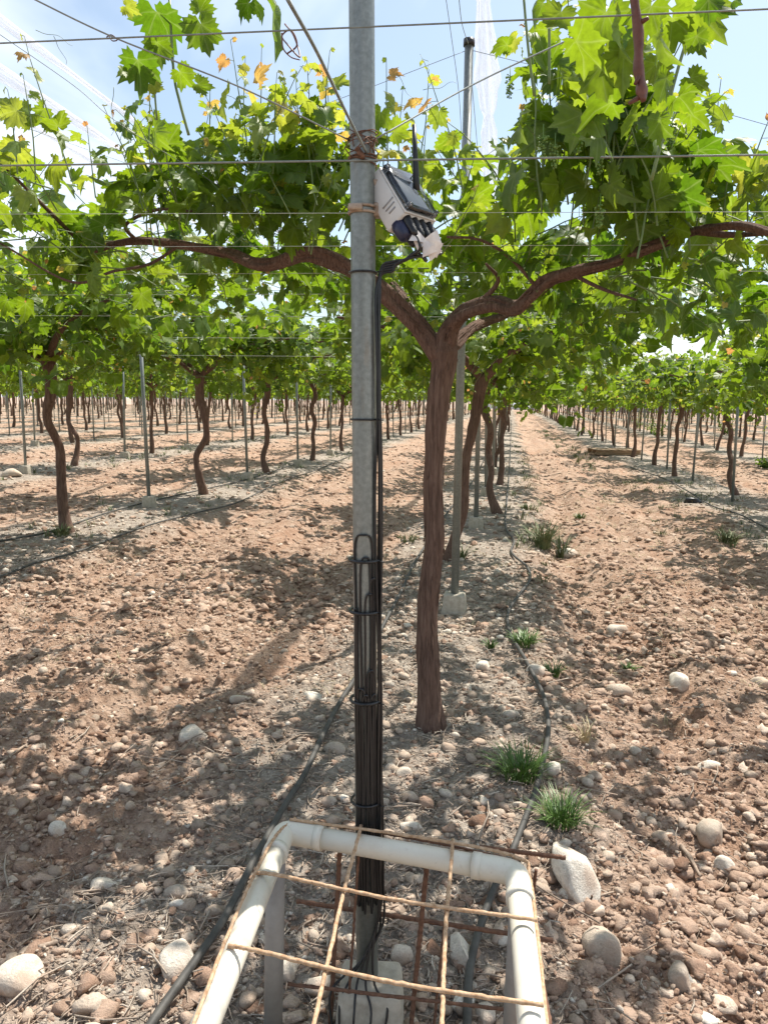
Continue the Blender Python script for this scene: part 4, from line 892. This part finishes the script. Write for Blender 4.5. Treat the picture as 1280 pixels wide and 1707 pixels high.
# left top pieces
for x, y, s, ang, tn in ((262, 20, 95, 185, .0), (335, 40, 70, 165, .4), (333, 20, 45, 30, .35), (230, 100, 75, 185, .15), (455, 20, 90, 190, .5), (415, 5, 45, 200, .1), (425, 8, 40, 160, .1), (210, 10, 30, 120, .75), (262, 70, 50, 170, .35), (250, 140, 36, 120, .6), (205, 118, 22, 230, .55), (270, 75, 40, 200, .8), (300, 120, 44, 140, .5), (330, 140, 34, 100, .3)):
    pleaf(x, y, 1.9 + g.random() * .3, s, ang, tn, .7)
for q in range(46):   # crown overhead, out of the picture, throws shade on the near ground
    s = np.array((g.uniform(-2.0, 2.2), g.uniform(-1.2, .55), 2.15 + g.normal() * .1)); shoot(NL, None, g, s, (g.normal(), g.normal() * .6 - .25, .3), .35, .13, .09, petiole=False)
NSf = MB(); NL.into(NSf, 'hi'); put(NSf.build('foliage', M_LEAF), nv)
b = MB(); tube(b, cat_rom([at(475, 40, 1.6), at(490, 60, 1.55), at(500, 95, 1.5), at(480, 75, 1.5), at(470, 60, 1.55), at(485, 50, 1.5), at(495, 75, 1.5), at(478, 90, 1.5)], 6), .0016, 5); put(b.build('tendril', M_CANE), nv); b = MB(); tube(b, cat_rom([at(470, 55, 1.5), at(472, 80, 1.5), at(485, 95, 1.5), at(500, 100, 1.5)], 6), [.0016, .001], 5); put(b.build('tendril', M_CANE), nv); b = MB()
tube(b, cat_rom([at(178, 62, 1.6), at(186, 58, 1.6), at(196, 66, 1.6), at(188, 68, 1.6), at(182, 60, 1.6)], 5), .0012, 5); put(b.build('tendril', M_CANE), nv)
tag(nv, 'grapevine standing beside the viewer whose leafy canes hang in at the top edge', 'grapevine', 'grapevines standing in trellised rows')

# ------------------------------------------------------------------ white pipe frame and wire cage round the pole base
fr = empty('pipe_frame', gp(600, 1640)); FZ = .55
def fz(x, y, dz=0): d = ray(x, y); t = (FZ + dz - CH) / d.z; return np.array((d.x * t, d.y * t, FZ + dz))
cl, crn, fl_, frr = fz(474, 1386), fz(862, 1455), fz(338, 1720), fz(888, 1730)
fl2 = cl + (fl_ - cl) * 1.25; fr2 = crn + (frr - crn) * 1.35
def pipe(name, a, c, r, m=M_PVC): b = MB(); tube(b, np.array([a, (a + c) / 2, c]), r, 28); put(b.build(name, m), fr)
PRd = .0245
d1, d2, d3 = nrm(fl_ - cl), nrm(crn - cl), nrm(frr - crn)
pipe('side_pipe', cl + d1 * .06, fl2, PRd); pipe('cross_pipe', cl + d2 * .06, crn - d2 * .06, PRd); pipe('side_pipe', crn + d3 * .06, fr2, PRd)
for c, a, d in ((cl, d1, d2), (crn, -d2, d3)):
    b = MB(); P = [c + a * .085, c + a * .035, c + (a + d) * .007, c + d * .035, c + d * .085]; tube(b, cat_rom(P, 8), PRd * 1.14, 28)
    for q, dd in ((c + a * .08, a), (c + d * .08, d)): tube(b, np.array([q, q + dd * .02]), PRd * 1.2, 28)
    put(b.build('elbow', M_PVC), fr)
for c, px_, py_ in ((cl + d1 * .09, 437, 1690), (crn + d3 * .10, 842, 1700)):
    ft = gp(px_, py_); ft[:2] = ft[:2] * .3 + c[:2] * .7 + (0.0, 0.0); b = MB(); tube(b, np.array([c - (0, 0, .02), (c + (ft[0], ft[1], 0)) / 2 - (0, 0, 0), (ft[0], ft[1], -.02)]) if False else np.array([c + (0, 0, -.02), (ft[0], ft[1], ft[2] - .02)]), PRd * .92, 24); put(b.build('leg', M_PVC_SHADE), fr)
tag(fr, 'white plastic pipe frame standing round the pole base in the foreground', 'pipe frame')
# rebar: each rod is a part of the tied cage
cg = empty('rebar_cage', gp(640, 1660))
def rod(pts, r, m, twist=True, name='rod'):
    P = cat_rom(pts, 60 if len(pts) < 3 else 24); n = len(P); R = [r * (1 + (.18 if twist and q % 3 == 0 else 0)) for q in range(n)]
    b = MB(); tube(b, P + rng.normal(size=P.shape) * .0004, R, 8); put(b.build(name, m), cg)
up = PRd * 1.0 + .006
rod([fz(602, 1376, up), fz(570, 1500, up), fz(520, 1720, up)], .0038, M_RUST_SUNLIT); rod([fz(755, 1400, up), fz(742, 1560, up), fz(736, 1730, up)], .0038, M_RUST_SUNLIT)
rod([fz(428, 1455, up - .004), fz(470, 1460, up + .008), fz(660, 1500, up + .008), fz(895, 1534, up + .006)], .0038, M_RUST_SUNLIT); rod([fz(380, 1577, up - .004), fz(430, 1585, up + .008), fz(640, 1635, up + .008), fz(905, 1676, up + .006)], .0038, M_RUST_SUNLIT)
rod([fz(492, 1364, .02), fz(455, 1400, .03), fz(400, 1510, .03), fz(318, 1720, .03)], .0035, M_RUST_SUNLIT); rod([fz(484, 1366, .03), fz(700, 1396, .034), fz(858, 1428, .03), fz(884, 1470, .01), fz(915, 1740, -.01)], .0035, M_RUST_SUNLIT)
rod([fz(500, 1368, -.01), fz(700, 1400, .005), fz(850, 1432, 0)], .003, M_RUST)
rod([fz(800, 1412, -.05), fz(942, 1430, -.05)], .0052, M_RUST); rod([fz(880, 1440, -.02), fz(892, 1560, -.05), fz(918, 1720, -.05)], .004, M_RUST)
def down(xt, yt, xb, yb, h=.02, r=.0048): a = fz(xt, yt, -.02); c = gp(xb, yb, h); c[:2] = a[:2] * .85 + c[:2] * .15; d = ray(xb, yb); t = c[1] / d.y; c = np.array((d.x * t, c[1], CH + d.z * t)); rod([a, c], r, M_RUST)
down(567, 1410, 550, 1720, 0, .0055); down(712, 1436, 684, 1720, 0, .0055); down(752, 1440, 722, 1720, 0, .0035); down(598, 1420, 578, 1720, 0, .003); down(893, 1450, 880, 1560, .0, .0035)
def lowr(a, c, z, r=.0055):
    P = []
    for x, y in (a, c): d = ray(x, y); t = (z - CH) / d.z; P.append(np.array((d.x * t, d.y * t, z)))
    rod(P, r, M_RUST)
lowr((495, 1502), (922, 1568), .30); lowr((480, 1640), (900, 1690), .20, .004); lowr((440, 1585), (600, 1600), .03, .005)
tag(cg, 'rusty rebar cage of crossing rods tied over the white pipe frame', 'wire cage')
for (x, y, lab) in ((517, 1384, 'thin tie wire round the left end of the cross pipe'), (563, 1392, 'thin tie wire round the cross pipe left of the pole'), (818, 1440, 'thin tie wire round the right end of the cross pipe')):
    c = fz(x, y); b = MB(); q = nrm(np.cross(d2, (0, 0, 1.))); th = np.linspace(0, 6.6, 26); P = np.array([c + (q * math.cos(a) + np.array((0, 0, 1.)) * math.sin(a)) * (PRd + .002) + d2 * .004 * a / 6 for a in th]); tube(b, P, .0012, 5); tag(b.build('tie_wire', M_WIRE), lab, 'wire', 'tie wires on the white pipe frame')

# ------------------------------------------------------------------ drip hoses
def hose(pts, r, lab, n=10):
    P = [gp(x, y) if not isinstance(x, tuple) else None for x, y in pts]; P = cat_rom(P, n); P[:, 2] = gz(P[:, 0], P[:, 1]) + r * 1.7
    z = np.max([np.pad(P[:, 2], 4, mode='edge')[q:q + len(P)] for q in range(9)], axis=0); P[:, 2] = np.convolve(np.pad(z, 4, mode='edge'), np.ones(9) / 9, 'valid')
    b = MB(); tube(b, P, r, 10); tag(b.build('drip_hose', M_HOSE), lab, 'hose', 'black drip hoses along the rows')
hose([(852, 700), (850, 760), (845, 830), (842, 880), (856, 905), (852, 925), (878, 950), (882, 975), (860, 1005), (846, 1030), (848, 1060), (862, 1090), (885, 1130), (905, 1170), (913, 1220), (907, 1270), (892, 1330), (870, 1390), (850, 1440), (822, 1500), (798, 1570), (782, 1640), (778, 1725), (776, 1850)], .0115, 'dark drip hose snaking past the grass tufts right of the near trunk')
hose([(820, 740), (790, 800), (745, 860), (700, 930), (672, 985), (640, 1050), (600, 1125), (565, 1185), (535, 1245), (510, 1300), (470, 1370), (430, 1440), (380, 1540), (330, 1620), (262, 1715), (190, 1830), (100, 1960)], .0115, 'dark drip hose passing behind the pole towards the lower left')
hose([(-60, 985), (0, 968), (60, 945), (130, 925), (200, 900), (270, 874), (330, 857), (400, 840), (470, 805), (540, 780), (620, 745)], .010, 'drip hose along the near side of the left vine row')
hose([(-60, 925), (0, 908), (80, 892), (150, 870), (230, 845), (320, 825), (420, 800), (500, 775)], .010, 'drip hose along the far side of the left vine row')
hose([(1330, 905), (1280, 885), (1230, 860), (1185, 845), (1140, 820), (1090, 795), (1050, 780)], .012, 'drip hose along the right hand vine row')

# ------------------------------------------------------------------ grass tufts and weeds
def tuft(mb, p, R, H, n, wd, g, lean=.6, z0=None):
    P = []
    for q in range(n):
        a = g.random() * 6.283; rr = R * .55 * math.sqrt(g.random()); bx, by = p[0] + rr * math.cos(a), p[1] + rr * math.sin(a); z = p[2]; a2 = a + g.normal() * .6; L = H * (.55 + .6 * g.random()); ln = lean * (.3 + g.random())
        d = np.array((math.cos(a2), math.sin(a2), 0)); s = np.array((-d[1], d[0], 0)) * wd * (.6 + .6 * g.random()); Q = [np.array((bx, by, z)) + d * L * ln * t * t + np.array((0, 0, L * (t - .35 * ln * t * t))) for t in (0, .35, .7, 1)]
        V = np.array([Q[0] - s * .7, Q[0] + s * .7, Q[1] - s, Q[1] + s, Q[2] - s * .7, Q[2] + s * .7, Q[3]]); mb.add(V, [np.array([(0, 1, 3, 2), (2, 3, 5, 4)]), np.array([(4, 5, 6)])])
g = np.random.default_rng(77)
for x, y, wpx, hpx, n, m, lab in ((866, 1300, 92, 62, 260, M_GRASS, 'largest lush green grass tuft on the left of the hose bend'), (934, 1378, 80, 56, 240, M_GRASS, 'bright green grass tuft just above the large white stone'), (874, 1078, 56, 30, 150, M_GRASS, 'low green grass patch right of the hose, beyond the pale wedge stone'),
    (921, 1122, 32, 30, 90, M_GRASS, 'small spiky green tuft beside the pale wedge stone'), (816, 1085, 22, 22, 50, M_GRASS, 'tiny green sprout between near trunk and hose'), (1046, 1116, 26, 18, 60, M_GRASS, 'small green tuft on the right tilled soil'), (904, 915, 46, 60, 130, M_WEED, 'tall half dry weed tuft beside the smooth pale boulder'),
    (936, 930, 24, 50, 60, M_WEED, 'thin weed leaning on the smooth pale boulder'), (966, 864, 26, 12, 50, M_GRASS, 'little green weed in the middle of the right hand path'), (1212, 905, 46, 26, 110, M_WEED, 'flat green weed on the far right soil'), (104, 895, 34, 24, 90, M_WEED, 'leafy green sprout at the foot of the nearest left row trunk'),
    (880, 850, 40, 14, 70, M_WEED, 'flat green patch beside the hose further back'), (770, 935, 18, 34, 50, M_WEED, 'slim weed against the tall capped post'), (975, 1235, 44, 40, 40, M_DRY, 'wispy straw coloured dead tuft on the right soil'), (680, 905, 40, 20, 60, M_WEED, 'sparse green weed behind the near trunk')):
    p = gp(x, y); p[2] = float(gz(p[0], p[1])) - .004; dep = math.sqrt(p[0] ** 2 + p[1] ** 2 + (p[2] - CH) ** 2); b = MB(); s = dep / F; tuft(b, p * 0, wpx * s * .55, hpx * s * .95, n, max(.0022, .9 * s), g, .9); o = b.build('grass_tuft' if m is M_GRASS else 'weed_tuft', m, smooth=False); o.location = p; tag(o, lab, 'grass tuft' if m is M_GRASS else 'weed', 'grass tufts and weeds on the soil')
wb = MB(); g = np.random.default_rng(31)
def sprinkle(n, xf, y0, y1, h0, h1, nb, wd, lean=.9):
    for q in range(n):
        yy = y0 + (y1 - y0) * g.random(); xx = xf(yy); tuft(wb, np.array((xx, yy, float(gz(xx, yy)))), .10, h0 + (h1 - h0) * g.random(), nb, wd, g, lean)
sprinkle(85, lambda y: 2.05 + g.normal() * .25 - (y - 20) * .01, 19, 46, .06, .22, 12, .008)
sprinkle(50, lambda y: .28 + g.normal() * .14, 6, 30, .06, .2, 10, .006)
sprinkle(90, lambda y: 2.9 + g.normal() * .5, 9, 18, .05, .14, 10, .005)
sprinkle(90, lambda y: -4.3 + g.normal() * .45, 7, 26, .04, .13, 9, .005)
sprinkle(60, lambda y: -8.5 + g.normal() * .45, 11, 30, .06, .16, 9, .008)
tag(wb.build('low_weeds', M_WEED, smooth=False), 'sparse low green weeds scattered along the rows and path edge', 'weeds', kind='stuff')
wd_ = MB(); wb_keep = wb; wb = wd_
sprinkle(330, lambda y: 1.9 + g.normal() * 1.0, 4.5, 17, .03, .10, 8, .003, 1.6)
sprinkle(160, lambda y: -2.2 + g.normal() * 1.3, 3.0, 12, .03, .09, 7, .0025, 1.6)
tag(wd_.build('dry_weeds', M_DRY, smooth=False), 'flattened dry straw and dead weed stalks on the tilled alleys', 'dry weeds', kind='stuff')
def bush(x, y, wpx, hpx, lab):
    p = gp(x, y); dep = math.hypot(p[0], p[1]); s = dep / F; e = empty('bush', p); L = Leaves(); st = MB()
    for q in range(int(26)):
        a = g.random() * 6.28; d = np.array((math.cos(a) * .8, math.sin(a) * .8, .5 + g.random())); shoot(L, st, g, np.array((0, 0, .02)) + rv(g, .03) * (1, 1, 0), d, hpx * s * (.7 + .5 * g.random()), .07, .05, -.05, .1, .004, False, .15, .12, False)
    f = MB(); L.into(f, 'lo'); f.build('foliage', M_LEAF, e); st.build('stems', M_SHOOT, e); e.scale = (wpx / hpx * .6, wpx / hpx * .6, 1); tag(e, lab, 'bush', 'green bushes growing among the right hand rows')
bush(1095, 730, 70, 48, 'dark green bush behind the right hand trunks, left one'); bush(1210, 725, 50, 36, 'pale green bush among the right hand trunks'); bush(1275, 780, 46, 24, 'dark green low bush at the right edge of the vineyard'); bush(1062, 715, 30, 60, 'slim grey green weed wrapped round a right hand trunk')
# black plastic lump and pallet
p = gp(1152, 838); V, Fq = rough_shape(3, 91, .35, 2.2); b = MB(); b.add(V * (.14, .08, .055), Fq); o = b.build('plastic_scrap', M_BLACK); o.location = p + (0, 0, .03); tag(o, 'crumpled black plastic scrap on the soil near the right row', 'plastic scrap')
p = gp(1022, 757); pe = empty('wooden_pallet', p, RAD(12)); s = math.hypot(p[0], p[1]) / F; W_ = 70 * s
for q in range(3): b = MB(); box(b, (0, (q - 1) * W_ * .32, .09), (W_, .07, .10), bev=.006); b.build('runner', M_WOOD, pe)
for q in range(6): b = MB(); box(b, ((q - 2.5) * W_ * .18, 0, .158), (W_ * .13, W_ * .8, .024), bev=.004); b.build('board', M_WOOD, pe)
b = MB(); box(b, (0, 0, .022), (W_, W_ * .8, .022), bev=.004); b.build('bottom_board', M_WOOD, pe); tag(pe, 'weathered wooden pallet on the ground between right hand trunks', 'pallet')
# far white sheeting walls closing the rows
def shed(x0, x1, y, h, lab):
    e = empty('greenhouse', ((x0 + x1) / 2, y, -.25)); b = MB(); box(b, (0, 2, h / 2), (x1 - x0, 4, h)); b.build('wall', M_WHITE, e)
    b = MB(); n = 10; P = np.array([(0, 2 + 2.1 * math.cos(a), h + .9 * math.sin(a)) for a in np.linspace(math.pi, 0, n)]); V = np.vstack([P + (-(x1 - x0) / 2, 0, 0), P + ((x1 - x0) / 2, 0, 0)]); i_ = np.arange(n - 1); b.add(V, np.stack([i_, i_ + 1, i_ + n + 1, i_ + n], -1)); b.build('roof', M_WHITE, e); tag(e, lab, 'greenhouse')
shed(14, 62, 158, 2.0, 'long low white greenhouse wall beyond the right hand rows'); shed(-8, 5, 165, 1.2, 'small bright white shed closing the end of the path')
